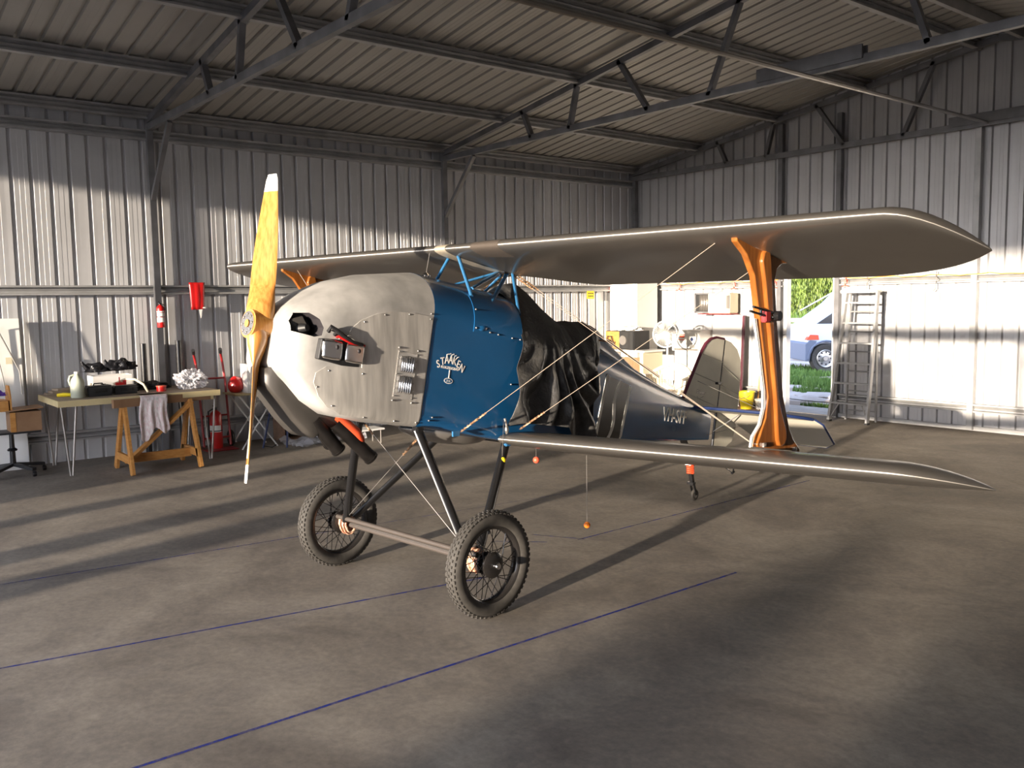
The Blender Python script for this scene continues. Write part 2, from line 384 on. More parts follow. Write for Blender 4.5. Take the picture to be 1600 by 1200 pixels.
# trusses
def truss(y, lab):
    t = thing('roof_truss', lab, 'truss', (XR, y, 3.74))
    L = XR-XW-.02
    MB().beam((-L, 0, 0), (L, 0, 0), .06, .075).build('bottom_chord', 'truss', t)
    top = lambda x: (roofz(x+XR)-3.74)-.10
    for s in (-1, 1): MB().beam((s*L, 0, .06), (0, 0, top(0)), .06, .07).build('top_chord', 'truss', t)
    webs = [(-4.10, -3.92), (-3.08, -3.22), (-2.40, -1.96), (-.76, -1.14), (.80, 1.10), (2.40, 1.96), (3.1, 3.25)]
    if y > 4: webs += []
    for a, b in webs: MB().beam((a, 0, top(a)), (b, 0, 0), .05, .06, (0, 1, 0)).build('web_brace', 'truss', t)
    m = MB(); m.box((0, -.04, .06), (1.08, .02, .12)); m.box((0, .04, .06), (1.08, .02, .12)); m.build('splice_plate', 'truss', t)
    return t
truss(3.25, 'nearest dark steel roof truss at upper left of the hangar'); truss(7.32, 'middle dark steel roof truss crossing above the aeroplane wing')
truss(11.22, 'end steel truss fixed against the back gable wall'); truss(-.82, 'steel roof truss directly above the camera'); truss(YF+.06, 'front steel truss over the open hangar doorway')
# purlins
PL = [(-10.60, 'eave purlin resting on top of the left wall'), (-9.25, 'second purlin up from the left eave'), (-7.8, 'third purlin up from the left eave'), (-6.43, 'fourth purlin up from the left eave'),
      (-5.02, 'purlin just left of the roof ridge'), (-4.44, 'purlin just right of the roof ridge'), (-3.0, 'first purlin down the right roof slope'), (-1.6, 'second purlin down the right roof slope'), (-.2, 'third purlin down the right roof slope')]
for x, lab in PL:
    z = roofz(x)
    o = channel((x, YF, z-.065), (x, YG-.02, z-.065), .12, .06, (1 if x < XR else -1, 0, 0)).build('roof_purlin', 'steel'); tag(o, lab, 'purlin', 'roof purlins')
o = MB().tube([(XR+.1, YF, 3.70), (XR+.02, 7.32, 3.69), (XR-.10, YG, 3.74)], .022, 8).build('tie_tube', 'wing'); tag(o, 'thin shiny tie tube running along under the ridge between trusses', 'tube')
# opening posts at the front, then unseen posts and barriers added outside for their shadows
o = MB().box((-8.62, YF, 1.87), (.085, .08, 3.74)).build('door_post', 'truss'); tag(o, 'slim steel post in the open front doorway', 'post')
struct(MB().box((-8.95, -5.3, .80), (3.5, .08, 1.62)).build('trim_4', 'brick'))  # unseen barrier added to shade the low left wall and floor
for x, wd, h in ((-6.35, .30, 1.2), (-5.30, .38, 1.1), (-4.55, .44, 1.25)):  # unseen posts added to throw the shadow bands along the floor
    o = MB().lathe([(0, h), (wd/2*.9, h), (wd/2, h-.05), (wd/2, 0), (0, 0)], (x, -5.3, -.02), n=16).build('bollard', 'brick', smooth=True)
    tag(o, 'timber bollard outside the open front doorway, %s' % {-6.35: 'the slimmest, on the left', -5.30: 'the middle one', -4.55: 'the thickest, on the right'}[x], 'post', 'bollards outside the opening')
m = MB()
for i in range(10): m.box((1.7+i*.33, -16, .95), (.36, .5, 1.9+.35*math.sin(i*1.7)))
struct(m.build('trim_2', 'brick'))  # unseen uneven barrier added to shade the right of the floor
m = MB()
m.box(((XW+XE)/2, YG+30, -.12), (160, 60, .2)); m.box((XW-40, (YF+YG)/2, -.12), (79.9, YG-YF, .2)); m.box((XE+40.1, (YF+YG)/2, -.12), (79.9, YG-YF, .2))
struct(m.build('ground', 'ground'))
struct(MB().box(((XW+XE)/2, YF-40.05, -.12), (160, 80, .2)).build('ground_front', mat('dark_driveway', (.13, .12, .11), .9)))  # unseen ground, darkened to cut light bounced onto the near roof
m = MB(); m.box((-7.6, YG+.35, -.015), (3, .7, .05)); struct(m.build('trim_3', 'concrete2'))

# ------------------------------------------------------------------ the aeroplane (local: x port, y aft, z up; t,h: fuselage axes pitched 11.5 deg)
TH = math.radians(6.4); PH2 = math.radians(11.5); cf, sf = math.cos(PH2), math.sin(PH2)
def FP(s, t, h): return V(s, t*cf+h*sf, 1.3-t*sf+h*cf)
plane = thing('biplane', 'small blue and silver biplane with wooden propeller standing in the hangar', 'aeroplane', (-4.415, 2.70, 0), TH)
Wt = [(-.895, .13), (-.88, .18), (-.85, .212), (-.80, .238), (-.72, .264), (-.60, .285), (-.40, .298), (-.045, .302), (.67, .302), (1.0, .295), (1.68, .215), (3.35, .03)]
Tt = [(-.895, .15), (-.88, .185), (-.85, .225), (-.80, .27), (-.72, .335), (-.60, .41), (-.40, .49), (-.2, .54), (-.045, .578), (.672, .59), (.69, .35), (1.28, .35), (1.34, .44), (1.68, .42), (2.32, .268), (2.97, .168), (3.35, .09)]
Ht = [(-.895, .10), (-.80, .15), (-.72, .18), (-.60, .225), (-.40, .28), (-.045, .33), (.67, .30), (1.68, .22), (2.7, .115), (3.35, .045)]
Bt = [(-.895, -.07), (-.88, -.10), (-.85, -.13), (-.80, -.17), (-.72, -.238), (-.60, -.295), (-.40, -.312), (-.045, -.305), (.67, -.33), (1.2, -.32), (3.35, -.134)]
def sec(t): return interp(Wt, t), interp(Ht, t), interp(Tt, t), interp(Bt, t)
def sec_pts(t, off=0., n=14):
    w_, hs, ht, hb = sec(t); w_ += off; ht += off; hb -= off; r = min(.06, w_*.4); q = []
    q.append((0, hb)); q.append((w_*.5, hb))
    for i in range(5): a = -PI/2+PI/2*i/4; q.append((w_-r+r*math.cos(a), hb+r+r*math.sin(a)))
    q.append((w_, hb+r+(hs-hb-r)*.33)); q.append((w_, hb+r+(hs-hb-r)*.66))
    for i in range(n): a = PI/2*i/n; q.append((w_*math.cos(a), hs+(ht-hs)*math.sin(a)))
    q.append((0, ht)); q += [(-x, y) for x, y in q[-2:0:-1]]; return q
def cowl_s(t, h, off=0.):
    w_, hs, ht, hb = sec(t)
    if h > hs: return w_*math.sqrt(max(0, 1-((h-hs)/(ht-hs))**2))+off
    r = min(.06, w_*.4)
    if h < hb+r: return w_-r+r*math.sqrt(max(0, 1-((hb+r-h)/r)**2))+off
    return w_+off
def loft(ts, off=0., cap0=True, cap1=True):
    m = MB(); m.grid([[FP(x, t, y) for x, y in sec_pts(t, off)] for t in ts], closev=True, cap0=cap0, cap1=cap1); return m
def conform(poly, off, thick=.003, side=1, step=.03):
    """a thin plate following the fuselage skin inside a (t,h) outline"""
    m = MB(); m.face([V(t, h, 0) for t, h in poly]); bm = m.bm
    ts = [p[0] for p in poly]; hs = [p[1] for p in poly]
    for ax, lo, hi in ((0, min(ts), max(ts)), (1, min(hs), max(hs))):
        k = lo+step
        while k < hi-.004:
            pc = V(k, 0, 0) if ax == 0 else V(0, k, 0); no = V(1, 0, 0) if ax == 0 else V(0, 1, 0)
            bmesh.ops.bisect_plane(bm, geom=bm.verts[:]+bm.edges[:]+bm.faces[:], plane_co=pc, plane_no=no); k += step
    r = bmesh.ops.extrude_face_region(bm, geom=bm.faces[:]); ex = [g for g in r['geom'] if isinstance(g, bmesh.types.BMVert)]; exs = set(ex)
    for v in bm.verts:
        t, h = v.co.x, v.co.y; o = off if v in exs else off-thick-.004
        v.co = FP(side*cowl_s(t, h, o), t, h)
    return m
def smooth_poly(pts, n=4):
    out = []; k = len(pts)
    for i in range(k):
        p0, p1, p2, p3 = [Vector(pts[(i+j) % k]) for j in (-1, 0, 1, 2)]
        for q in range(n):
            u = q/n; out.append(tuple(.5*((2*p1)+(-p0+p2)*u+(2*p0-5*p1+4*p2-p3)*u*u+(-p0+3*p1-3*p2+p3)*u**3)))
    return out
# cowling with real recesses for the side air opening and the rocker covers
def cutter(poly, s0, s1, sgn=1):
    m = MB(); m.prism(poly, lambda t, h: FP(sgn*s0, t, h), lambda t, h: FP(sgn*s1, t, h)); return m.build('cut', ['alu', 'dark'])
ts = [-.895, -.88, -.865, -.85, -.825, -.80, -.76, -.72, -.66, -.60, -.5, -.4, -.3, -.2, -.12, -.047]
cowl = loft(ts, cap1=True).build('cowling_tmp', ['alu', 'dark'], smooth=True)
vent = [(-.865, .10), (-.87, .15), (-.845, .195), (-.79, .205), (-.745, .18), (-.72, .14), (-.725, .10), (-.76, .088)]
rock = [(-.73, -.005), (-.72, .075), (-.60, .085), (-.49, .075), (-.49, -.02), (-.60, -.025)]
cuts = [cutter(vent, .14, .4), cutter(rock, .22, .5), cutter(vent, .14, .4, -1)]
for c_ in cuts:
    for p in c_.data.polygons: p.material_index = 1
    d = cowl.modifiers.new('b', 'BOOLEAN'); d.object = c_; d.operation = 'DIFFERENCE'; d.solver = 'EXACT'
bpy.context.view_layer.update(); dg = bpy.context.evaluated_depsgraph_get()
me = bpy.data.meshes.new_from_object(cowl.evaluated_get(dg)); me.name = 'engine_cowling'
for c_ in cuts+[cowl]: bpy.data.objects.remove(c_)
eng = bpy.data.objects.new('engine_cowling', me); C.objects.link(eng); eng.parent = plane
for p in me.polygons: p.use_smooth = True
try: me.set_sharp_from_angle(angle=math.radians(32))
except Exception: pass
# inner scoop in the vent
m = MB(); m.tube([FP(.17, -.80, .12), FP(.215, -.785, .13)], [.03, .018], 12); m.build('intake_duct', 'black', eng, True)
m = MB(); m.prism([(-.86, .10), (-.86, .16), (-.80, .185), (-.775, .15), (-.765, .10)], lambda t, h: FP(.155, t, h), lambda t, h: FP(.165+.25*(t+.86), t, h)); m.build('intake_baffle', 'chin', eng)
# side access panel, both sides
panel = [(-.055, .315), (-.2, .312), (-.33, .295), (-.43, .265), (-.52, .215), (-.57, .165), (-.595, .10), (-.485, .085), (-.48, -.03), (-.60, -.038), (-.68, -.05), (-.73, -.09), (-.735, -.14), (-.70, -.205), (-.64, -.255), (-.56, -.285), (-.3, -.295), (-.058, -.292)]
for sd in (1, -1):
    pn = conform(panel, .004, .004, sd).build('cowl_side_panel', 'alu2', plane, True)
    for t, h in [(-.07, .30), (-.22, .30), (-.38, .268), (-.50, .21), (-.665, -.07), (-.715, -.16), (-.62, -.245), (-.42, -.285), (-.22, -.285), (-.07, -.28), (-.47, -.06), (-.07, .33), (-.6, .11), (-.63, .10)]:
        MB().ball(FP(sd*cowl_s(t, h, .003), t, h), .0055, 5).build('panel_screw', 'bolt', pn, True)
# louvre plate
lp = conform([(-.262, -.155), (-.262, .098), (-.13, .09), (-.13, -.16)], .0055, .002).build('louvre_plate', 'alu', plane)
m = MB()
for h0, h1 in ((-.013, .068), (-.128, -.04)):
    for i in range(6):
        t = -.233+i*.015
        m.tube([FP(.308, t, h0), FP(.3145, t, h0+.006), FP(.3145, t, h1-.006), FP(.308, t, h1)], .0052, 6)
m.build('louvre_slots', 'chrome', lp, True)
for i in range(7):
    for t in (-.257, -.135): MB().ball(FP(.308, t, -.15+i*.04), .0035, 4).build('plate_rivet', 'bolt', lp, True)
for t in (-.262, -.13):
    for h in (.112, -.175): MB().ball(FP(.307, t, h), .006, 5).build('corner_screw', 'bolt', lp, True)
# rocker covers
for sd in (1, -1):
    base = MB().prism([(-.745, -.02), (-.74, .085), (-.61, .092), (-.495, .085), (-.49, -.03), (-.60, -.035)], lambda t, h: FP(sd*.25, t, h), lambda t, h: FP(sd*.294, t, h)).build('rocker_base', 'black', plane, bev=.006)
    for t0 in (-.735, -.60):
        m = MB(); m.prism(smooth_poly([(t0, .0), (t0, .07), (t0+.012, .083), (t0+.10, .083), (t0+.112, .07), (t0+.112, .0), (t0+.10, -.013), (t0+.012, -.013)], 2),
                          lambda t, h: FP(sd*.28, t, h), lambda t, h: FP(sd*.318, t, h)); rc = m.build('rocker_cover', 'chrome', plane, True, bev=.014)
        MB().ball(FP(sd*.319, t0+.075, .052), .010, 6, (.5, 1, 1.2)).build('cover_dimple', 'dark', rc, True)
    for k, (t0, mt) in enumerate(((-.70, 'black'), (-.66, 'black'), (-.645, 'red'))):
        MB().tube([FP(sd*.28, t0, .125-.01*k), FP(sd*.305, t0-.005, .15-.02*k), FP(sd*.312, t0+.03, .135-.02*k), FP(sd*.31, t0+.10, .10-.01*k), FP(sd*.302, t0+.16, .085)], .011 if mt == 'black' else .007, 8).build('ignition_lead', mt, plane, True, label='red plug lead' if mt == 'red' else 'black plug lead')
# grey chin fairing under the nose
def chin_rows():
    rs = []
    for t, w_, top, bot in [(-.915, .035, -.115, -.165), (-.905, .07, -.10, -.18), (-.88, .10, -.088, -.205), (-.82, .118, -.12, -.255), (-.72, .125, -.18, -.345), (-.64, .128, -.25, -.402), (-.595, .13, -.28, -.425), (-.56, .13, -.30, -.41), (-.45, .13, -.315, -.36)]:
        q = [(w_, top), (w_, top+(bot-top)*.45)]
        for i in range(1, 5): a = -PI/2*i/4; q.append((w_-.03+.03*math.cos(a), bot+.03+.03*math.sin(a)))
        q += [(-x, y) for x, y in q[::-1]]
        rs.append([FP(x, t, y) for x, y in q])
    return rs
m = MB(); m.grid(chin_rows(), closev=True, cap0=True, cap1=True); m.build('chin_fairing', 'chin', plane, True, 50)
# exhausts and hose
for a, b in (((.10, -.60, -.33), (.13, -.44, -.475)), ((.15, -.50, -.33), (.20, -.275, -.497)), ((-.12, -.46, -.32), (-.16, -.30, -.46))):
    m = MB(); m.tube([FP(*a), FP(*b)], .038, 16, False); m.tube([FP(*b)+V(0, -.002, .002), FP(*[x+(x-y)*.04 for x, y in zip(b, a)])], [.042, .040], 16, True); m.build('exhaust_pipe', 'exh', plane, True)
MB().tube([FP(.17, -.50, -.30), FP(.18, -.44, -.335), FP(.19, -.385, -.37), FP(.19, -.355, -.405), FP(.18, -.335, -.44)], [.022, .026, .028, .027, .022], 14).build('heater_hose', 'redhose', plane, True, label='orange red hose')
# propeller
hub = FP(0, -.93, .114)
def prop():
    r_ = math.radians(6.0); up_ = (FP(-math.sin(r_), 0, math.cos(r_))-FP(0, 0, 0)).normalized(); ax = (FP(0, 1, 0)-FP(0, 0, 0)).normalized(); sd = up_.cross(ax)
    rows = []
    N = 52; R = .80
    for i in range(N+1):
        z = -R+2*R*i/N; a = abs(z)/R; k = 1 if z >= 0 else -1
        if a < .10: cw, th, tw = .15, .11, .72
        elif a < .24: u = (a-.10)/.14; cw, th, tw = .15-.018*u, .11-.07*u, .72
        else:
            u = (a-.24)/.76; cw = .132*(1+.08*math.sin(min(1, u*2)*PI*.5))*(1-.52*u**1.7); th = .038*(1-.72*u); tw = .72-.40*u
        if a > .985: cw *= .8
        row = []
        for j in range(18):
            q = 2*PI*j/18; x = math.cos(q)*cw/2; y = math.sin(q)*th/2
            if a > .24 and y < 0: y *= .45
            X_ = x*math.cos(-tw*k)-y*math.sin(-tw*k); Y_ = x*math.sin(-tw*k)+y*math.cos(-tw*k)
            row.append(hub+up_*z+sd*X_+ax*Y_)
        rows.append(row)
    return rows, up_, sd, ax
rows, pu, ps, pa = prop()
n0 = 4
m = MB(); m.grid(rows[n0-1:-(n0-1)], closev=True, cap0=True, cap1=True); pr_ = m.build('propeller', 'prop', plane, True, 60)
m = MB(); m.grid(rows[:n0], closev=True, cap0=True, cap1=True); m.build('propeller_tip', 'white', pr_, True, 60, label='white tip')
m = MB(); m.grid(rows[-n0:], closev=True, cap0=True, cap1=True); m.build('propeller_tip', 'white', pr_, True, 60, label='white tip')
# metal leading edge sheath on lower blade
m = MB(); m.grid([[p+(p-hub-pu*(p-hub).dot(pu))*.05 for p in r[12:19]+r[:1]] if len(r) > 18 else [p+(p-hub-pu*(p-hub).dot(pu))*.06 for p in r[11:18]] for r in rows[4:17]]); m.build('blade_sheath', 'alu2', pr_, True, 60)
def ring(c, ax_, r0, r1, d0, d1, n=28):
    mx = frame(c, ps, pu)
    m = MB(); m.lathe([(r0, d0), (r1, d0), (r1, d1), (r0, d1)], n=n, close=True); bmesh.ops.transform(m.bm, matrix=mx, verts=m.bm.verts); return m
ring(hub, pa, .0, .074, -.062, .05).build('hub_block', 'prop', pr_, True)
hp = ring(hub-pa*.064, pa, .018, .062, -.004, .006).build('hub_plate', 'chrome', pr_, True)
ring(hub-pa*.068, pa, .0, .02, -.004, .006, 16).build('hub_nut', 'prop', hp, True)
for i in range(8): a = 2*PI*i/8; MB().ball(hub-pa*.069+(ps*math.cos(a)+pu*math.sin(a))*.047, .006, 5).build('hub_bolt', 'steelwire', pr_, True)
MB().tube([hub, hub+pa*.10], [.055, .06], 20).build('hub_boss', 'black', pr_, True)

# fuselage
fus = loft([-.045, .0, .1, .25, .4, .55, .672, .69, .8, .9, 1.05, 1.28, 1.34, 1.5, 1.68, 1.95, 2.2, 2.5, 2.75, 2.97, 3.2, 3.35]).build('fuselage', 'blue', plane, True, 40)
dp = conform([(.26, .285), (.26, .50), (.3, .545), (.665, .555), (.665, .30), (.55, .275)], .004, .004).build('deck_panel', 'blue', fus, True)
for t, h in [(.275, .31), (.275, .42), (.39, .302), (.46, .30), (.58, .298), (.65, .30), (.62, .02), (.01, -.26), (.03, -.24)]: MB().ball(FP(cowl_s(t, h, .006), t, h), .006, 5).build('deck_screw', 'bolt', fus, True)
m = MB(); m.ball(FP(.295, .33, .315), .03, 8, (.6, 1.5, .7)); m.build('air_scoop', 'blue', fus, True)
# headrest fairing
rows = []
for t, w_, top in [(1.30, .05, .50), (1.36, .10, .535), (1.5, .115, .555), (1.62, .115, .56), (1.70, .105, .545), (1.9, .085, .45), (2.2, .06, .33), (2.6, .035, .235), (2.97, .012, .178)]:
    b = interp(Ht, t)
    rows.append([FP(w_*math.cos(PI*i/12), t, b+(top-b)*math.sin(PI*i/12)**.7) for i in range(13)])
m = MB(); m.grid(rows, closev=True, cap0=True, cap1=True); m.build('headrest_fairing', 'blue', fus, True, 50)
# belly tank
m = MB(); rows = []
for i in range(17):
    u = i/16; t = .06+u*.70; r = max(.002, math.sin(PI*min(1, u*1.0))**.6) if u < .5 else max(.002, (1-((u-.5)*2)**2.2))
    rows.append([FP(.20*r*math.cos(2*PI*k/16), t, -.325+.065*r*math.sin(2*PI*k/16)) for k in range(16)])
m.grid(rows, closev=True, cap0=True, cap1=True); m.build('belly_tank', 'steelwire', plane, True, 60)
# fuel cap with float wire
fcp = FP(0, .10, .585); m = MB(); m.lathe([(0, -.01), (.028, -.01), (.03, .008), (.022, .014), (.012, .024), (0, .026)], fcp, n=18)
for i in range(8): m.box(fcp+V(.03*math.cos(i*PI/4), .03*math.sin(i*PI/4), 0), (.008, .008, .016))
cap_ = m.build('fuel_cap', 'chrome', plane, True)
MB().tube([fcp, fcp+V(.0, .035, .14)], .0022, 6).build('float_wire', 'steelwire', cap_)
# side stripes and black band: plate in side plane
def side_frame(t0, h0):
    """matrix placing text on the port side of the rear fuselage"""
    w0 = interp(Wt, t0); w1 = interp(Wt, t0+.3)
    return frame(FP(w0+.0022, t0, h0), FP(w1, t0+.3, h0)-FP(w0, t0, h0), FP(0, 0, 1)-FP(0, 0, 0))
def side_plate(poly, off, name, mt): return conform(poly, off, .002, 1, .04).build(name, mt, fus, True, 40)
side_plate([(1.585, -.245), (1.645, .205), (1.955, .175), (1.90, -.235)], .003, 'black_band', 'stripeb')
side_plate([(1.57, -.25), (1.60, -.25), (1.665, .21), (1.635, .215)], .0045, 'band_edge', 'letter')
side_plate([(1.895, -.24), (1.925, -.235), (1.985, .165), (1.955, .17)], .0045, 'band_edge', 'letter')
wv = []
for i in range(17):
    u = i/16; wv.append((1.735+.10*u+.03*math.sin(u*2*PI), -.25+.44*u))
side_plate([(t-.018, h) for t, h in wv]+[(t+.018, h) for t, h in wv[::-1]], .0045, 'wavy_stripe', 'letter')
m = MB(); me = text_mesh('VH-SFF', .150, 0.); bmx = bmesh.new(); bmx.from_mesh(me); bmesh.ops.remove_doubles(bmx, verts=bmx.verts, dist=1e-5)
ex = bmesh.ops.extrude_face_region(bmx, geom=bmx.faces[:])
tp = set(g for g in ex['geom'] if isinstance(g, bmesh.types.BMVert))
for v in bmx.verts:
    t_, h_ = 2.70+v.co.x*.86, -.035+v.co.y; v.co = FP(interp(Wt, t_)+(.0042 if v in tp else .001), t_, h_)
bmx.to_mesh(me); bmx.free(); m.bm.from_mesh(me); m.build('registration_lettering', 'letter', fus)
m = MB(); m.lathe([(0, .0005), (.035, .0005)], n=20); bmesh.ops.transform(m.bm, matrix=side_frame(2.70, -.085) @ Matrix.Diagonal((1, .6, 1, 1)), verts=m.bm.verts); m.build('small_emblem', 'skyblue', fus)
# maker's emblem on the port side
m = MB(); org = (.118, .02)
def sp(u, v): return FP(.3032, org[0]+u, org[1]+v)
fx = FP(0, 1, 0)-FP(0, 0, 0); fy = FP(0, 0, 1)-FP(0, 0, 0)
word = 'STAAKEN'
for i, ch in enumerate(word):
    u = (i-3)*.0275; v = .058-.040*(u/.09)**2; rot = -u*5.0
    mx = frame(sp(u, v), fx*math.cos(rot)+fy*math.sin(rot), fy*math.cos(rot)-fx*math.sin(rot)) @ Matrix.Diagonal((.86, 1.25 if i in (2, 3) else 1.1, 1, 1))
    add_text(m, ch, .056, mx, .0006)
add_text(m, 'FLUGZEUGBAU', .0215, frame(sp(0, .024), fx, fy) @ Matrix.Diagonal((.9, 1, 1, 1)), .0006)
for u in (-.03, -.012, .012, .03, .05): m.beam(sp(u-.007, .112-.3*abs(u)), sp(u+.007, .118-.3*abs(u)), .002, .005, fy)
m.beam(sp(0, .02), sp(0, -.025), .0015, .006, fx)
ov = []
for i in range(24): a = 2*PI*i/24; ov.append((math.cos(a)*.033, -.042+math.sin(a)*.017))
m.prism(ov, lambda u, v: sp(u, v), lambda u, v: sp(u, v)+V(.0006, 0, 0)); m.build('maker_emblem', 'letter', fus)
m = MB(); m.prism([(u*.82, (v+.042)*.72-.042) for u, v in ov], lambda u, v: sp(u, v)+V(.0003, 0, 0), lambda u, v: sp(u, v)+V(.001, 0, 0)); em = m.build('emblem_plate', 'blue', fus)
m = MB(); add_text(m, 'Z·21', .016, frame(sp(0, -.048)+V(.0015, 0, 0), fx, fy), .0003)
m.build('emblem_script', 'letter', em)

# wings
PSI = math.radians(14); cd = V(0, math.cos(PSI), -math.sin(PSI)); cn = V(0, math.sin(PSI), math.cos(PSI))
def foil(n=26):
    u = []; l = []
    for i in range(n+1):
        x = .5*(1-math.cos(PI*i/n)); yt = 5*.125*(.2969*math.sqrt(x)-.126*x-.3516*x*x+.2843*x**3-.1015*x**4)
        yc = .028*(1-((x-.4)/(.4 if x < .4 else .6))**2); u.append((x, yc+yt)); l.append((x, yc-yt*.9))
    return u[::-1]+l[1:]
FO = foil()
def wing(s_list, le0, dih, chord, lecut, tecut, sgn, off=0.):
    rows = []
    for s in s_list:
        a = lecut(s); b = tecut(s); k = (b-a)/chord; o = V(sgn*s, le0[0], le0[1]+dih*s)
        zc = .03*chord*(1-(2*a/chord-.8)**2/1.44) if a > 0 else 0
        row = []
        for x, y in FO:
            xx = a+x*(b-a); yy = y*chord*(k**.8 if k < 1 else 1)
            row.append(o+cd*xx+cn*yy)
        if off:
            ctr = o+cd*(a+b)/2; row = [p+(p-ctr).normalized()*off for p in row]
        rows.append(row)
    return rows
CH = .935
def lecut(s):
    if s < 2.62: return 0
    u = (s-2.62)/(2.885-2.62); return .56*(u**2.6)
def tecut_u(s):
    if s < .55: return CH-.28*(.5+.5*math.cos(PI*s/.55))
    if s < 2.30: return CH
    u = (s-2.30)/(2.885-2.30); return CH-(CH-.585)*(.35*u+.65*u**3)
SL = [0.0, .08, .16, .24, .32, .40, .48, .56, .8, 1.2, 1.6, 2.0, 2.3, 2.4, 2.5, 2.58, 2.62, 2.66, 2.7, 2.73, 2.76, 2.79, 2.81, 2.83, 2.845, 2.857, 2.867, 2.875, 2.881, 2.885]
for sg in (1, -1):
    m = MB(); m.grid(wing(SL, (.33, 2.022), 0, CH, lecut, tecut_u, sg), closev=True, cap0=False, cap1=True)
    uw = m.build('upper_wing', 'wing', plane, True, 88)
m = MB(); m.grid([[V(-.05 if i == 0 else (.05 if i == 1 else 0), p.y, p.z) for p in r] for i, r in enumerate(wing([0, 0], (.33, 2.022), 0, CH, lecut, tecut_u, 1, .004))], closev=True); m.build('centre_gap_strip', 'wing_s', plane, True, 60)
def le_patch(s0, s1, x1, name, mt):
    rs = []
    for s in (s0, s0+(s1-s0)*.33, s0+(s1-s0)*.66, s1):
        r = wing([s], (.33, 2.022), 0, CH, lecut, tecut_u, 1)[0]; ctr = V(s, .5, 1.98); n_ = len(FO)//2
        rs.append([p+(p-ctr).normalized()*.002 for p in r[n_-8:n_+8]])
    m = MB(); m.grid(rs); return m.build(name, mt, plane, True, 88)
le_patch(.27, .50, 0, 'leading_edge_tape', 'tan')  # dark patch coloured as a shadow band across the leading edge
def tecut_l(s):
    if s < .55: return .86-.12*(.5+.5*math.cos(PI*(s-.3)/.25))
    if s < 2.30: return .88
    u = (s-2.30)/(2.885-2.30); return .88-(.88-.585)*(.45*u+.55*u**3)
def lecut_l(s):
    if s < 2.60: return 0
    u = (s-2.60)/(2.885-2.60); return .56*(u**2.3)
SL2 = [.30, .36, .42, .5, .56, .8, 1.2, 1.6, 2.0, 2.3, 2.42, 2.5, 2.56, 2.6, 2.64, 2.68, 2.72, 2.76, 2.79, 2.81, 2.83, 2.845, 2.857, 2.867, 2.875, 2.881, 2.885]
for sg in (1, -1):
    m = MB(); m.grid(wing(SL2, (.50, .862), .038, .88, lecut_l, tecut_l, sg), closev=True, cap0=True, cap1=True)
    lw = m.build('lower_wing', 'wing', plane, True, 88)
    MB().box((sg*2.70, .97, .882), (.05, .02, .012)).build('tip_slot', 'dark', lw)
    MB().box((sg*.31, .56, .835), (.05, .05, .02), bev=.006).build('root_fitting', 'skyblue', plane)
# interplane struts
def istrut(sg):
    S = sg*1.95; pts = [(.405, 2.0), (.415, 1.955), (.50, 1.90), (.575, 1.80), (.627, 1.593), (.673, 1.408), (.715, 1.219), (.695, 1.12), (.655, 1.06), (.615, 1.0), (.62, .985), (1.045, .905), (1.04, .925), (.975, .98), (.93, 1.044), (.865, 1.206), (.828, 1.4), (.79, 1.589), (.765, 1.78), (.785, 1.835), (.83, 1.86), (.88, 1.862), (.905, 1.88), (.895, 1.905)]
    m = MB(); m.prism(pts, lambda a, z: V(S-.016, a, z), lambda a, z: V(S+.016, a, z)); st = m.build('interplane_strut', 'wood', plane, True, 30, bev=.004)
    rib = []
    for i in range(9): q = PI*i/8; rib.append((.66+.045*-math.cos(q)*-1*-1, 1.88+.045*math.sin(q)))
    L = [(.615, 1.87), (.63, 1.91), (.66, 1.935), (.69, 1.91), (.70, 1.87), (.74, 1.5), (.79, 1.2), (.87, 1.04), (.875, 1.0), (.855, .97), (.83, .962), (.80, .97), (.785, 1.0), (.76, 1.2), (.70, 1.5), (.635, 1.8)]
    m = MB(); m.prism(L, lambda a, z: V(S-.034, a, z), lambda a, z: V(S+.034, a, z)); m.build('strut_stiffener', 'wood', st, True, 30, bev=.008)
    for a, z in ((.44, 1.985), (.87, 1.89), (.67, .99), (.98, .93)): m = MB(); m.ball(V(S+.02*sg, a, z), .012, 6); m.box((S, a, z), (.055, .024, .02)); m.build('strut_fitting', 'bolt', st, True)
    return st
st = istrut(1); istrut(-1)
# pitot head and tube on the port strut
pt = MB().box((1.972, .66, 1.61), (.04, .05, .055), bev=.005).build('pitot_mount', 'redm', plane)
m = MB(); m.tube([V(1.985, .72, 1.60), V(1.985, .50, 1.638)], .006, 8); m.tube([V(1.985, .72, 1.625), V(1.985, .53, 1.658)], .006, 8); m.box((1.985, .60, 1.632), (.008, .012, .04)); m.build('pitot_tubes', 'blackm', pt, True)
m = MB(); m.lathe([(0, -.012), (.024, -.012), (.024, .012), (0, .012)], (2.0, .735, 1.61), 'x', 16); m.build('pitot_knob', 'blackm', pt, True)
for dy, mt in ((0, 'ropew'), (-.013, 'white')):
    MB().tube([V(1.955, .60+dy, 1.60), V(1.955, .635+dy, 1.48), V(1.955, .662+dy, 1.36), V(1.955, .69+dy, 1.25), V(1.955, .69+dy, 1.17), V(1.955, .655+dy, 1.09), V(1.955, .59+dy, 1.04), V(1.955, .575+dy, .99)], .006, 6).build('pitot_hose', mt, pt, True)
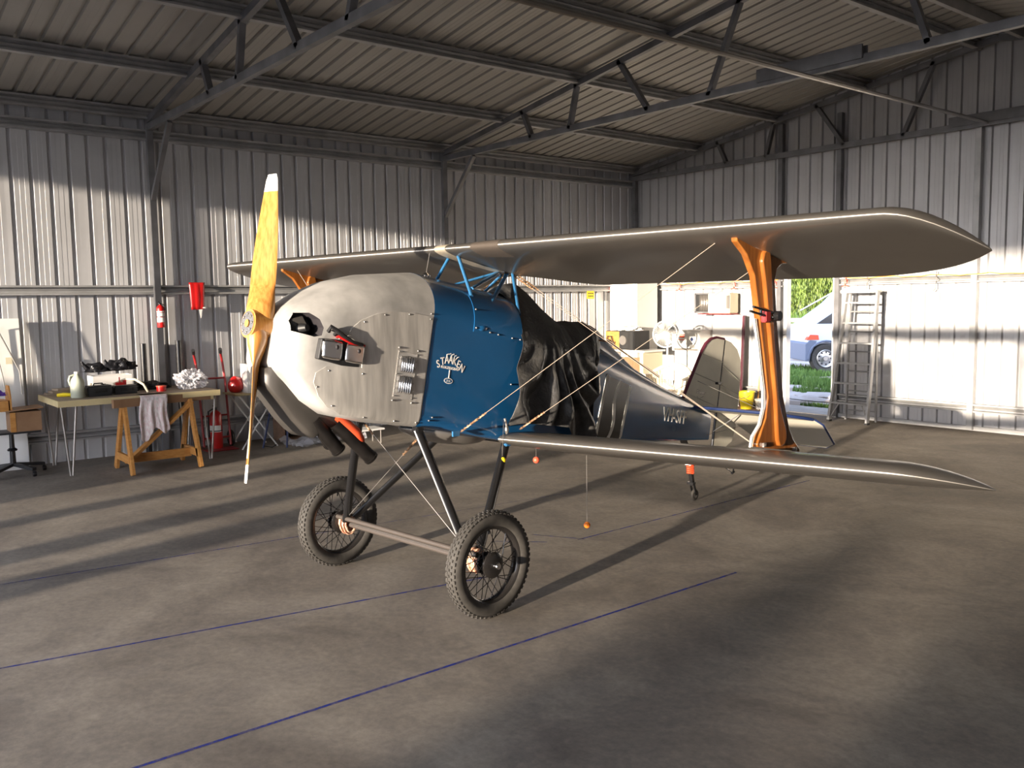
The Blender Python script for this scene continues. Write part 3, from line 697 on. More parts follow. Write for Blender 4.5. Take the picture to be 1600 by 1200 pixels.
# cabane struts
for a, b in (((-.05, .455, 1.985), (-.24, .47, 1.80)), ((.05, .43, 1.985), (.225, .375, 1.735)), ((.0, .82, 1.885), (.20, .40, 1.78)), ((-.03, .84, 1.885), (-.2, .52, 1.79)), ((.03, .87, 1.88), (.225, .53, 1.685)), ((.05, .90, 1.875), (.24, .76, 1.615)), ((-.05, .90, 1.875), (-.24, .76, 1.65))):
    m = MB(); m.flat_tube(a, b, .026, .016, (0, 1, 0)); cs_ = m.build('cabane_strut', 'skyblue', plane, True)
MB().box((0, .86, 1.885), (.10, .07, .015)).build('cabane_plate', 'blackm', plane)
# landing gear
for sg in (1, -1):
    for a, b in (((sg*.28, -.10, .995), (sg*.58, -.01, .32)), ((sg*.29, .58, .85), (sg*.60, .04, .31))):
        m = MB(); m.flat_tube(a, b, .060, .036, (0, 1, 0)); lg = m.build('gear_leg', 'blackm', plane, True)
        MB().box(a, (.05, .05, .04), bev=.006).build('leg_fitting', 'blackm', lg)
    wc = V(sg*.71, .02, .292)
    # wheel: tyre > tread; rim; hub; spokes
    wh = MB(); prof = []
    for i in range(24): q = 2*PI*i/24; prof.append((.243+.047*math.cos(q), .046*math.sin(q)))
    wh.lathe([(r, h) for r, h in prof], wc, 'x', 96, close=True); wh_o = wh.build('tyre', 'rubber', plane, True, 60)
    m = MB(); nb = 56
    for k in range(nb):
        for row, hh in enumerate((-.030, -.015, 0, .015, .030)):
            q = 2*PI*(k+.5*(row % 2))/nb; r = .243+.0475*math.sqrt(max(0, 1-(hh/.046)**2))
            m.box(wc+V(hh, r*math.cos(q), r*math.sin(q)), (.011, .0135 if abs(hh) < .02 else .018, .007), Matrix.Rotation(q+PI/2, 3, 'X'))
    m.build('tread_blocks', 'rubber', wh_o)
    m = MB(); m.lathe([(.199, -.030), (.213, -.033), (.206, -.024), (.197, -.018), (.193, 0), (.197, .018), (.206, .024), (.213, .033), (.199, .030), (.191, .016), (.187, 0), (.191, -.016)], wc, 'x', 64, close=True); m.build('wheel_rim', 'rim', plane, True, 50)
    m = MB(); m.lathe([(0, -.04), (.045, -.04), (.062, -.034), (.064, -.02), (.04, -.015), (.04, .012), (.070, .02), (.072, .034), (.058, .042), (.03, .046), (0, .046)], wc, 'x', 32); hb = m.build('wheel_hub', 'rim', plane, True, 40)
    m = MB(); m.lathe([(0, 0), (.020, 0), (.022, .018), (.015, .030), (0, .032)], wc+V(sg*.046-(.0 if sg > 0 else .032), 0, 0), 'x', 20); m.build('axle_cap', 'chrome', hb, True, 50)
    for k in range(36):
        q = 2*PI*k/36; sd_ = 1 if k % 2 else -1; q2 = q+(.85 if (k//2) % 2 else -.85)
        m = MB(); rh = .060 if sd_ < 0 else .068
        m.tube([wc+V(sd_*.026, rh*math.cos(q2), rh*math.sin(q2)), wc+V(sd_*.005, .192*math.cos(q), .192*math.sin(q))], .0023, 5); m.build('spoke', 'steelwire' if 0 else 'rim', plane)
    MB().tube([wc+V(0, .0, .188), wc+V(sg*.003, .0, .165)], .005, 6).build('tyre_valve', 'black', wh_o, True)
    # bungee wrapped axle end
    m = MB()
    for i in range(7):
        cx = wc.x-sg*(.062+i*.012); rr = .036+.006*(i % 3)
        pts = [V(cx+.004*math.sin(j*1.7), wc.y+rr*math.cos(2*PI*j/14), wc.z+rr*1.35*math.sin(2*PI*j/14)) for j in range(15)]
        m.tube(pts, .0075, 6)
    m.build('bungee_wrap', mat('bungee_cord', (.75, .52, .36), .6, 0, col2=(.35, .10, .05), scale=55), plane, True)
for y_, z_ in ((-.02, .338), (.02, .288)):
    m = MB(); m.tube([V(-.66, y_, z_), V(.66, y_, z_)], .015, 12); m.build('spreader_tube', mat('dusty_steel_tube', (.09, .075, .065), .45, .3), plane, True)
MB().tube([V(-.72, .02, .292), V(.72, .02, .292)], .012, 10).build('wheel_axle', 'steelwire', plane, True)
# bracing wires
def wire(a, b, r=.0017, wrap=.22, end=0, mt='wire'):
    a = Vector(a); b = Vector(b); m = MB(); m.tube([a, b], r, 6); o = m.build('bracing_wire', mt, plane, True)
    if wrap:
        d = (b-a).normalized(); s0, dd = (a, d) if end == 0 else (b, -d); m = MB()
        x = dd.cross(V(0, 0, 1)).normalized(); y = dd.cross(x)
        for ph in (0, PI): m.tube([s0+dd*wrap*i/30+(x*math.cos(ph+i*.9)+y*math.sin(ph+i*.9))*.0045 for i in range(31)], .0032, 5)
        m.tube([s0+dd*wrap*.4, s0+dd*wrap*.75], .006, 8); m.build('turnbuckle', 'twire', o, True)
    return o
for sg in (1, -1):
    wire((sg*.31, .19, .955), (sg*1.86, .475, 1.985)); wire((sg*.36, .63, .925), (sg*1.93, .80, 1.90))
    wire((sg*.04, .92, 1.865), (sg*1.93, .60, 1.01)); wire((sg*.06, .95, 1.86), (sg*1.90, .66, 1.0), .0018)
    MB().beam((sg*1.84, .44, 2.0), (sg*1.86, .50, 1.98), .06, .012).build('wire_bracket', 'chrome', plane)
wire((-.28, -.06, .98), (.56, -.01, .35), .0022, .10, 0, 'steelwire'); wire((.28, -.06, .98), (-.56, -.01, .35), .0022, .26, 0, 'steelwire')
wire((.265, -.07, .97), (.55, -.03, .36), .002, 0, 0, 'steelwire')
m = MB(); m.box(FP(.31, .22, -.315), (.012, .05, .03)); m.build('wire_lug', 'skyblue', plane)
# tail
def flat_shape(poly, s, half, name, mt, parent, mp=None):
    m = MB(); m.prism(poly, lambda t, h: FP(s-half, t, h), lambda t, h: FP(s+half, t, h)); return m.build(name, mt, parent, True, 30, bev=half*.5)
fin_c = [(2.93, .16), (2.975, .26), (3.05, .42), (3.13, .59), (3.18, .665), (3.245, .715), (3.33, .742), (3.455, .748)]
fin = flat_shape(fin_c+[(3.455, .10)], 0, .011, 'tail_fin', 'fabric', plane)
m = MB(); m.tube([FP(0, t, h) for t, h in fin_c], .014, 8); m.build('fin_leading_edge', 'maroon', fin, True)
rud = flat_shape(smooth_poly([(3.47, .748), (3.57, .74), (3.68, .695), (3.75, .62), (3.785, .50), (3.795, .30), (3.80, .0), (3.76, -.12), (3.66, -.18), (3.47, -.19)], 1), 0, .010, 'rudder', 'fabric', plane)
m = MB(); m.tube([FP(0, 3.462, .75), FP(0, 3.462, -.19)], .011, 8); m.build('rudder_hinge_post', 'stripeb', rud, True)
for (a, b) in (((3.04, .40), (3.455, .36)), ((2.98, .22), (3.455, .16)), ((3.12, .57), (3.455, .55))):
    m = MB(); m.tube([FP(.012, *a), FP(.012, *b)], .004, 5); m.build('fin_rib_tape', 'rib', fin, True)
for (a, b) in (((3.47, .52), (3.785, .42)), ((3.47, .34), (3.79, .25)), ((3.47, .12), (3.79, .04))):
    m = MB(); m.tube([FP(.011, *a), FP(.011, *b)], .004, 5); m.build('rudder_rib_tape', 'rib', rud, True)
m = MB(); add_text(m, 'Flitzer', .055, frame(FP(.0125, 3.10, .235), fx, fy+fx*.2), .0004, 'LEFT'); m.tube([FP(.0125, 3.12, .215), FP(.0125, 3.16, .195), FP(.0125, 3.22, .225)], .0018, 4); m.build('fin_script', 'steelwire', fin)
MB().box(FP(.03, 3.40, .36), (.03, .05, .02)).build('hinge_fitting', 'blackm', fin)
for sg in (1, -1):
    stab = [(0, 3.04), (.68, 3.04), (.78, 3.08), (.90, 3.25), (.93, 3.36), (0, 3.36)]
    m = MB(); m.prism([(sg*s, t) for s, t in stab], lambda s, t: FP(s, t, .105), lambda s, t: FP(s, t, .128)); sb = m.build('tailplane', 'tail', plane, True, 30, bev=.006)
    m = MB(); m.tube([FP(sg*s, t, .117) for s, t in stab[:5]], .0125, 8); m.build('tailplane_edge', 'bluem', sb, True)
    D = math.radians(33); el = [(.10, 0), (.94, 0), (.99, .06), (1.0, .30), (.92, .36), (.42, .36), (.30, .33)]
    ep = lambda s, u, d: FP(sg*s, 3.37+u*math.cos(D)-d*math.sin(D), .117-u*math.sin(D)-d*math.cos(D))
    m = MB(); m.prism(el, lambda s, u: ep(s, u, -.009), lambda s, u: ep(s, u, .009)); e_ = m.build('elevator', 'tail', plane, True, 30, bev=.005)
    m = MB(); m.tube([ep(s, u, 0) for s, u in el[1:]], .009, 8); m.build('elevator_edge', 'bluem', e_, True)
    wire(FP(sg*.02, 3.30, -.10), FP(sg*.62, 3.30, .10), .002, 0, 0, 'steelwire'); wire(FP(sg*.015, 3.1, .34), FP(sg*.62, 3.30, .12), .002, 0, 0, 'steelwire')
    wire(FP(sg*.015, 3.42, .36), FP(sg*.62, 3.34, .12), .002, 0, 0, 'steelwire')
m = MB(); m.beam(FP(.08, 3.32, -.06), FP(.30, 3.33, .10), .02, .006); m.build('tail_bracket', 'chrome', plane)
# tailwheel
tw = V(0, 3.09, .052)
tt_ = MB().lathe([(.033+.017*math.cos(2*PI*i/12), .014*math.sin(2*PI*i/12)) for i in range(12)], tw, 'x', 24, close=True).build('tailwheel', 'rubber', plane, True)
MB().lathe([(0, -.016), (.03, -.012), (.03, .012), (0, .016)], tw, 'x', 20).build('tailwheel_hub', 'bolt', tt_, True)
m = MB(); m.beam(FP(0, 3.0, -.15), FP(0, 3.2, -.36), .03, .05); m.beam(V(0, 3.02, .30), V(0, 3.06, .14), .03, .03); m.beam(V(.018, 3.05, .16), V(.018, 3.09, .052), .006, .022); m.beam(V(-.018, 3.05, .16), V(-.018, 3.09, .052), .006, .022); m.box((0, 3.04, .16), (.06, .04, .02)); m.build('tailwheel_fork', 'blackm', plane, True)
m = MB()
for i in range(7): z = .25+i*.017; m.tube([V(.026*math.cos(2*PI*j/10), 3.03-.10*(z-.25)+.028*math.sin(2*PI*j/10), z+.004*math.sin(j)) for j in range(11)], .009, 6)
m.build('tailwheel_bungee', 'redhose', plane, True)
MB().box((0, 3.02, .33), (.06, .07, .022), bev=.004).build('bungee_strap', 'paper', plane)
m = MB(); m.tube([FP(0, 3.35, -.25), FP(0, 3.85, -.39)], .005, 6); m.tube([FP(0, 3.84, -.395), FP(0, 3.87, -.38)], .012, 8); m.tube([FP(0, 3.86, -.38), FP(0, 3.84, -.18)], .008, 6); m.build('rudder_stay', 'blackm', plane, True)
bpy.context.view_layer.update()
PM = Matrix.Translation((-4.415, 2.70, 0)) @ Matrix.Rotation(TH, 4, 'Z')
def Wp(p): return PM @ Vector(p)

# ------------------------------------------------------------------ black tarpaulin over the cockpit
def tarp():
    nu, nv = 60, 34; rows = []
    ridge = [(.60, .58), (.66, .60), (.74, .665), (.82, .70), (.90, .66), (1.0, .60), (1.12, .545), (1.24, .50), (1.35, .535), (1.55, .566), (1.68, .552), (1.76, .50), (1.82, .42)]
    front_shift = lambda v: -.0
    for i in range(nu+1):
        u = i/nu; row = []
        for j in range(-nv, nv+1):
            v = abs(j)/nv; sg = 1 if j >= 0 else -1
            t = .655+(1.80-.655)*u
            hb = interp([(.65, -.24), (.72, -.21), (.9, -.20), (1.15, -.19), (1.24, -.26), (1.42, -.25), (1.50, -.20), (1.8, -.10)], t)
            if u > .7: t -= (u-.7)*1.15*min(1, v/.4)   # rear edge sweeps forward
            if u < .2: t -= (.2-u)*.45*max(0, v-.35)
            ht = interp(ridge, .655+(1.80-.655)*u); w_ = interp(Wt, t)
            pk = interp([(.65, .9), (.82, .25), (1.0, .45), (1.2, .8), (1.4, .35), (1.7, .3)], .655+(1.80-.655)*u)
            hs = .30
            if v < .35:
                q = v/.35; s = (w_+.012)*(q**(1.0 if pk > .7 else .9)); h = ht-(ht-hs)*(q**(1.2+1.4*pk))
            else:
                q = (v-.35)/.65; s = w_+.014; h = hs-(hs-hb)*q
                ang = math.atan2(t-.80, .75-h); dist = math.hypot(t-.80, .75-h)
                ph_ = ang*4.6+1.3*mn.noise(V(u*2.5, v*2, sg*2+7)); rg = 1-2*abs((ph_ % 1.0)-.5); rg2 = 1-2*abs(((ph_*2.3+.3) % 1.0)-.5)
                fold = .085*(rg**1.4-.35)*min(1, dist*1.2)+.014*(rg2-.5)*min(1, dist)
                s += (.016+max(-.022, fold))*min(1, q*1.6+.25)+.03*q
            nz = mn.noise(V(u*9, v*7, sg*3))*.012
            row.append(FP(sg*(s+(nz if v > .3 else 0)), t, h+(nz if v < .4 else nz*.5)))
        rows.append(row)
    m = MB(); m.grid([[Wp(p) for p in r] for r in rows]); return m
o = tarp().build('cockpit_cover', 'tarp', None, True, 180, solid=.004, sub=1); tag(o, 'crumpled black tarpaulin draped over the aeroplane cockpit and headrest', 'tarpaulin')
o = MB().tube([Wp(FP(.12, 1.22, .42)), Wp(FP(.10, 1.75, .46)), Wp(FP(.07, 2.1, .39)), Wp(FP(.05, 2.5, .30))], .007, 6).build('wooden_stick', 'wood', None, True); tag(o, 'thin orange stick lying along the fuselage spine over the black cover', 'stick')
o = MB().ball(Wp(FP(-.06, 1.83, .475)), .026, 8).build('yellow_ball', 'yellow', None, True); tag(o, 'yellow ball behind the fuselage headrest fairing', 'ball')
# hanging marker balls
def hanging(px, top, ball, mt, lab, bead=False):
    t = thing('marker_ball', lab, 'ball', ball)
    MB().ball(V(0, 0, 0), .022, 10).build('ball', mt, t, True)
    L = Vector(top)-Vector(ball); m = MB()
    if bead:
        n = int(L.length/.011)
        for i in range(2, n): m.ball(L*i/n, .0034, 4)
    else: m.tube([V(0, 0, .02), L], .0013, 5)
    m.build('bead_chain' if bead else 'cord', 'steelwire', t)
hanging(0, Wp((.35, .50, .98)), Wp((.35, .485, .75)), 'yellow', 'yellow ball hanging on a cord in front of the rear undercarriage leg')
hanging(0, Wp((.20, .94, .78)), Wp((.20, .94, .672)), 'redball', 'coral red ball hanging below the wing root')
hanging(0, Wp((.365, 1.25, .685)), Wp((.365, 1.25, .21)), 'orange', 'orange ball hanging low on a bead chain from the lower wing', True)
m = MB(); m.ball(Wp((.345, .53, .93)), .014, 6, (1, 1, 2)); m.tube([Wp((.345, .53, .95)), Wp((.34, .52, 1.0))], .008, 6); o = m.build('cover_clip', 'bolt', None, True); tag(o, 'metal clip holding the lower front corner of the black cover', 'clip')

# ------------------------------------------------------------------ workbench side of the hangar
t = thing('work_table', 'pale topped work table with hairpin rod legs against the left wall', 'table', (-10.05, 2.74, 0))
MB().box((0, 0, .75), (.94, 1.62, .06), bev=.004).build('table_top', ['tabletop'], t)
MB().box((.472, 0, .75), (.012, 1.62, .062)).build('front_edging', 'palew', t); MB().box((0, -.812, .75), (.94, .012, .062)).build('end_edging', 'palew', t)
for x in (.36, -.42):
    for y in (-.72, .70):
        m = MB(); m.tube([V(x, y-.05, .72), V(x+.012, y, .01), V(x+.012, y+.02, .01), V(x, y+.09, .72)], .011, 8); m.build('hairpin_leg', 'steelwire', t, True)
t = thing('sawhorse', 'orange pine sawhorse with long top beam in front of the work table', 'sawhorse', (-9.58, 2.86, 0))
MB().beam((.08, -.45, .72), (-.06, .60, .72), .05, .085).build('top_beam', 'ply', t); MB().box((-.058, .61, .72), (.055, .03, .09)).build('beam_end', 'palew', t, label='pale yellow end of the beam')
for y, yt in ((-.35, -.33), (.34, .34)):
    for sx in (1, -1): m = MB(); m.beam((sx*.30, y, 0), (sx*.03, yt, .70), .085, .03, (0, 1, 0)); m.build('leg', 'pine', t)
    m = MB(); m.beam((-.25, y, .15), (.25, y, .15), .03, .08); m.build('cross_piece', 'pine', t)
MB().beam((0, -.34, .13), (0, .34, .13), .03, .09).build('long_rail', 'pine', t)
MB().beam((.04, -.33, .10), (.04, .36, .68), .03, .10, (1, 0, 0)).build('diagonal_brace', 'pine', t)
# jug
t = thing('plastic_jug', 'milky plastic jug with handle, half full, on the left of the work table', 'jug', (-9.86, 2.17, .78))
MB().lathe([(0, 0), (.062, 0), (.068, .01), (.068, .155), (.058, .19), (.026, .232), (.020, .25), (0, .25)], n=20).build('bottle_body', 'jug', t, True, 50)
MB().lathe([(0, .25), (.024, .25), (.024, .268), (0, .268)], n=16).build('cap', 'white', t, True)
MB().tube([V(0, -.022, .235), V(0, -.065, .225), V(0, -.078, .18), V(0, -.066, .13)], .011, 8).build('handle', 'jug', t, True)
def blob(c, r, n=5, amp=.25, sc_=(1, 1, 1), seed=0, fr=2.2):
    m = MB(); bmesh.ops.create_icosphere(m.bm, subdivisions=n, radius=1)
    for v in m.bm.verts:
        d = v.co.normalized(); k = 1+amp*mn.noise(d*fr+V(seed, seed*2, 0))+amp*.45*mn.noise(d*fr*3+V(seed, 0, seed))
        v.co = Vector((d.x*sc_[0]*r*k, d.y*sc_[1]*r*k, d.z*sc_[2]*r*k))+Vector(c)
        if v.co.z < 0: v.co.z *= .15
    return m
o = MB().tube([V(-10.12, 2.03, .795), V(-10.09, 2.08, .800), V(-10.05, 2.14, .798), V(-10.05, 2.19, .80)], [.018, .022, .018, .016], 8).build('yellow_tool_handle', 'yellow', None, True); tag(o, 'yellow plastic handle lying left of the milky jug on the table', 'tool')
t = thing('offcut_stack', 'flat stack of grey boards at the back left of the work table', 'boards', (-10.38, 2.15, .78))
for i in range(3): MB().box((.01*i, .02*i, .012+i*.022), (.16, .36-.04*i, .02), Matrix.Rotation(.1*i, 3, 'Z')).build('board', 'tabletop', t)
def case(name, label, loc, dims, rz, mt, handle=True):
    t = thing(name, label, 'case', loc, rz); MB().box((0, 0, dims[2]/2), dims, bev=.018).build('body', mt, t, True, 40)
    m = MB(); m.box((dims[0]/2+.002, 0, dims[2]*.55), (.008, dims[1]*.45, dims[2]*.35), bev=.002); m.build('side_grip', 'blackm', t)
    if handle: m = MB(); m.tube([V(0, -.05, dims[2]), V(0, -.04, dims[2]+.02), V(0, .04, dims[2]+.02), V(0, .05, dims[2])], .007, 6); m.build('carry_handle', 'blackm', t, True)
case('black_case', 'black moulded case beside the jug on the work table', (-9.90, 2.38, .78), (.16, .26, .11), .05, 'black')
case('dark_tool_box', 'dark open tool box behind the beige hose on the work table', (-9.96, 2.65, .78), (.18, .26, .09), 0, 'black', False)
t = thing('red_clamp', 'small red clamp head on top of the dark tool box', 'clamp', (-9.93, 2.60, .89)); MB().box((0, 0, 0), (.04, .09, .03), bev=.006).build('jaw', 'red', t); MB().tube([V(0, .0, .0), V(0, .0, .07)], .006, 6).build('screw', 'red', t); MB().box((0, .05, .01), (.03, .03, .05)).build('fixed_jaw', 'redm', t)
o = MB().tube([V(-9.98, 2.55, .885), V(-9.95, 2.66, .93), V(-9.86, 2.74, .93), V(-9.74, 2.79, .88), V(-9.66, 2.81, .80)], .012, 8).build('beige_hose', 'cream', None, True); tag(o, 'beige hose curving off the tool box to the table edge', 'hose')
t = thing('white_carton', 'open white cardboard carton on the work table filled with black bags', 'box', (-10.22, 2.58, .78))
m = MB(); h = .19
for c_, d_ in (((.11, 0, h/2), (.006, .40, h)), ((-.11, 0, h/2), (.006, .40, h)), ((0, .2, h/2), (.22, .006, h)), ((0, -.2, h/2), (.22, .006, h)), ((0, 0, .004), (.22, .4, .008))): m.box(c_, d_)
m.build('carton_walls', 'paper', t)
m = MB(); add_text(m, 'FRAGILE', .028, frame(V(.114, .08, .10), (0, 1, 0), (0, 0, 1)), .0004) if False else m.box((.1145, .06, .10), (.001, .07, .018)).box((.1145, .06, .07), (.001, .05, .008)).box((.1145, -.10, .10), (.001, .05, .012)); m.build('printed_marks', 'black', t)
for k, (c_, sc_, sd_) in enumerate((((-10.20, 2.46, 1.02), (.6, 1.3, .7), 1), ((-10.16, 2.68, 1.03), (.6, 1.25, .9), 5))):
    m = blob((0, 0, 0), .11, 4, .55, sc_, sd_, 2.6); m.tube([V(0, -.10, .02), V(0, -.15, .08), V(0, -.16, .11)], [.03, .02, .012], 6)
    for v in m.bm.verts: pass
    o = m.build('black_bag', 'bag', None, True, 60, loc=c_); tag(o, ['knotted black plastic bag on the left of the white carton', 'knotted black plastic bag hanging over the right of the white carton'][k], 'bag')
t = thing('yellow_bottle', 'small yellow bottle with clear neck beside the white carton', 'bottle', (-10.14, 2.36, .78)); MB().lathe([(0, 0), (.026, 0), (.028, .06), (.014, .09), (0, .09)], n=16).build('body', 'yellow', t, True); MB().lathe([(0, .09), (.012, .09), (.013, .12), (0, .12)], n=12).build('cap', 'cream', t, True)
o = blob((-10.30, 3.02, .80), .10, 4, .4, (1.2, 1.9, .62), 9, 3).build('dark_cloth_bundle', 'black', None, True); tag(o, 'low dark cloth bundle at the back of the table between carton and clear bag', 'cloth')
t = thing('red_tin', 'flat red tin lid behind the hanging towel on the table', 'tin', (-9.90, 3.02, .78)); MB().lathe([(0, 0), (.05, 0), (.05, .05), (0, .05)], n=24).build('tin', 'red', t, True); MB().lathe([(0, .05), (.053, .05), (.053, .06), (.045, .062), (0, .062)], n=24).build('lid', 'redball', t, True)
o = blob((0, 0, .10), .13, 5, .45, (.9, 1.25, .85), 3, 3).build('clear_plastic_bag', 'clearbag', None, False, loc=(-9.93, 3.36, .78)); tag(o, 'crumpled clear plastic bag at the right end of the work table', 'bag')
for k, c_ in enumerate(((-9.93, 3.32, .86), (-9.90, 3.41, .87))):
    o = blob((0, 0, 0), .045, 3, .4, (1, 1.2, .8), 7+k).build('bagged_part', 'black', None, True, loc=c_); tag(o, ['dark part inside the clear bag, left side', 'dark part inside the clear bag, right side'][k], 'part')
# towel over the sawhorse beam
rows = []
for i in range(31):
    u = i/30; y = 2.69+.27*u; row = []
    for j in range(33):
        v = j/32; L = -.16+v*(.62-.10*u+.05*math.sin(u*9))
        fold = .016*math.sin(u*16+v*2.5)+.008*math.sin(u*33)
        xb = -9.53
        if L < 0: x, z = xb-.02+L*1.2, .775+.003
        elif L < .05: q = L/.05*PI/2; x, z = xb+.03*math.sin(q), .745+.032*math.cos(q)
        else: x, z = xb+.032+fold*min(1, (L-.05)*6)+.03*v, .745-(L-.05)
        row.append(V(x, y-.03*v+.012*math.sin(v*8)+(u-.5)*.03*v, z))
    rows.append(row)
o = MB().grid(rows).build('towel', 'towel', None, True, 180, solid=.004); tag(o, 'pink and white striped towel hanging over the sawhorse beam', 'towel')
# fire extinguishers
def extinguisher(name, lab, loc, r, h, rz, big):
    t = thing(name, lab, 'fire extinguisher', loc, rz)
    MB().lathe([(0, 0), (r*.95, 0), (r, .01), (r, h*.78), (r*.85, h*.86), (r*.4, h*.92), (r*.3, h*.94), (0, h*.94)], n=28).build('cylinder', 'red', t, True, 50)
    m = MB(); m.lathe([(0, h*.93), (r*.3, h*.93), (r*.3, h), (0, h)], n=12); m.beam((0, 0, h), (r*1.3, 0, h*1.06), .012, .01); m.beam((0, 0, h*.97), (r*1.2, 0, h*.985), .012, .01); m.build('valve_lever', 'blackm', t)
    m = MB()
    for z0, z1 in (((.42, .58),) if big else ((.62, .68), (.46, .60), (.22, .42))):
        rows = [[V(r*1.012*math.cos(a), r*1.012*math.sin(a), z) for a in [(-1.1+2.2*i/10)+(.25 if not big and z1 < .62 else 0) for i in range(11)]] for z in (h*z0, h*z1)]; m.grid(rows)
    m.build('label_band', 'white', t)
    m = MB(); m.tube([V(0, -r*.4, h*.96), V(0, -r*1.15, h*.9), V(0, -r*1.2, h*.5), V(0, -r*1.15, h*.25)] if big else [V(0, r*.3, h*.96), V(0, r*1.0, h*.9), V(0, r*1.1, h*.7)], .009, 8); m.build('discharge_hose', 'black', t, True)
    MB().lathe([(r*1.005, h*.44), (r*1.03, h*.44), (r*1.03, h*.46), (r*1.005, h*.46)], n=24, close=True).build('strap', 'blackm', t, True)
extinguisher('fire_extinguisher', 'small red fire extinguisher strapped to the left wall column', (-10.535, 3.25, 1.46), .045, .28, -.6, False)
extinguisher('fire_extinguisher', 'large red fire extinguisher standing on the floor by the hand truck', (-10.33, 3.76, 0), .072, .50, -.6, True)
t = thing('fire_blanket_pouch', 'red fire blanket pouch hanging from the middle wall girt', 'pouch', (-10.60, 3.70, 1.66)); m = MB(); m.grid([[V(.02+.012*math.sin(PI*j/8)*math.sin(PI*i/10)+.004*math.sin(j*2), (-.095+.19*j/8)*(1-.25*i/10*0-.18*(1-abs(i/10-.95))), .32*(1-i/10)) for j in range(9)] for i in range(11)]); m.build('pouch', 'red', t, True, 180, solid=.006)
m = MB(); m.grid([[V(.04, .005, 0), V(.04, .045, 0)], [V(.04, .02, -.10), V(.04, .03, -.10)]]); m.build('pull_tab', 'paper', t, solid=.002); MB().box((.045, .065, .02), (.002, .03, .015)).build('tag', 'white', t)
for y, z0, lab in ((3.06, 1.28, 'black tube standing against the wall left of the wall column'), (3.46, 1.30, 'black tube standing against the wall right of the wall column')):
    o = MB().tube([V(-10.60, y, .0), V(-10.62, y, z0)], .034, 12).build('black_tube', 'blackm', None, True); tag(o, lab, 'tube')
# hand truck
t = thing('hand_truck', 'red two wheeled hand truck with black grips against the left wall', 'trolley', (-10.36, 3.76, 0))
for y, k in ((-.16, 1), (.16, -1)):
    m = MB(); m.tube([V(.06, y, .04), V(-.04, y, .80), V(-.10, y, 1.02), V(-.06, y-.03, 1.12), V(.02, y-.06, 1.17)], .014, 10); m.build('side_tube', 'redm', t, True)
    MB().tube([V(-.03, y-.045, 1.145), V(.05, y-.075, 1.19)], .02, 10).build('grip', 'black', t, True)
    w_ = MB().lathe([(.075+.028*math.cos(2*PI*i/12), .02*math.sin(2*PI*i/12)) for i in range(12)], (-.05, y*1.28, .105), 'y', 24, close=True).build('wheel', 'rubber', t, True); MB().lathe([(0, -.012), (.06, -.012), (.06, .012), (0, .012)], (-.05, y*1.28, .105), 'y', 16).build('wheel_hub', 'redm', w_, True)
for z, x in ((.40, .01), (.84, -.045), (.14, .05)): MB().tube([V(x, -.16, z), V(x, .16, z)], .011, 8).build('cross_bar', 'redm', t, True)
MB().box((.15, 0, .012), (.22, .36, .008)).build('toe_plate', 'redm', t); MB().tube([V(-.05, -.2, .105), V(-.05, .2, .105)], .008, 8).build('axle', 'bolt', t, True)
# white folding table with clutter
t = thing('folding_table', 'small folding table with crossed white legs beside the hand truck', 'table', (-10.22, 4.18, 0))
MB().box((0, 0, .655), (.42, .58, .022), bev=.004).build('table_top', 'palew', t)
for x in (-.17, .17):
    for k in (1, -1): MB().tube([V(x, k*.24, .64), V(x, k*.20, .60), V(x, -k*.22, .0)], .010, 8).build('crossed_leg', 'white', t, True)
o = blob((0, 0, .09), .10, 4, .08, (.9, .9, 1.05), 2).build('red_helmet', 'red', None, True, loc=(-10.25, 3.99, .667)); tag(o, 'round pinkish red container on the folding table', 'container')
t = thing('white_printed_box', 'white printed carton standing on the folding table', 'box', (-10.15, 4.14, .667)); MB().box((0, 0, .17), (.20, .17, .34)).build('carton', 'paper', t); m = MB(); m.box((.1012, -.02, .27), (.001, .02, .09)).box((.1012, .04, .10), (.001, .05, .07)).box((.1012, .03, .03), (.001, .06, .02)); m.build('printing', 'steelwire', t); MB().box((.1014, .03, .28), (.001, .07, .08)).build('picture', 'cream', t)
o = blob((0, 0, .02), .10, 4, .3, (.9, 1.6, .35), 4).build('white_cloth', 'paper', None, True, loc=(-10.12, 4.36, .667)); tag(o, 'white cloth lying on the right of the folding table', 'cloth')
t = thing('blue_trestle', 'dark blue folding trestle frame standing behind the propeller', 'trestle', (-9.95, 4.32, 0))
for a, b in (((-.04, -.13, 0), (-.08, .05, .66)), ((.12, .10, 0), (.04, .18, .62))): MB().tube([V(*a), V(*b)], .012, 8).build('leg', 'bluem', t, True)
MB().tube([V(-.08, .05, .66), V(.04, .18, .62)], .010, 8).build('top_bar', 'bluem', t, True); MB().tube([V(-.04, -.13, .03), V(.02, -.04, .01), V(.05, .0, .04)], .006, 6).build('chain', 'blackm', t, True)
t = thing('dark_crate', 'dark brown open crate against the wall behind the chin of the aeroplane', 'crate', (-10.40, 4.78, 0), .0)
MB().box((0, 0, .01), (.30, .40, .02)).build('base', 'brick', t)
for y in (-.2, .2): MB().box((0, y, .2), (.30, .02, .40)).build('side', 'brick', t)
MB().box((-.15, 0, .2), (.02, .40, .40)).build('back', 'black', t)
def crumple(c, sx, sy, h, seed, mt, name):
    m = MB(); m.grid([[V(c[0]+(u/24-.5)*sx+.03*mn.noise(V(u*.3, v*.3, seed)), c[1]+(v/24-.5)*sy, .004+h*abs(mn.noise(V(u*.22, v*.22, seed)))+.02*abs(mn.noise(V(u*.9, v*.9, seed)))) for v in range(25)] for u in range(25)]); return m.build(name, mt, None, True, 40)
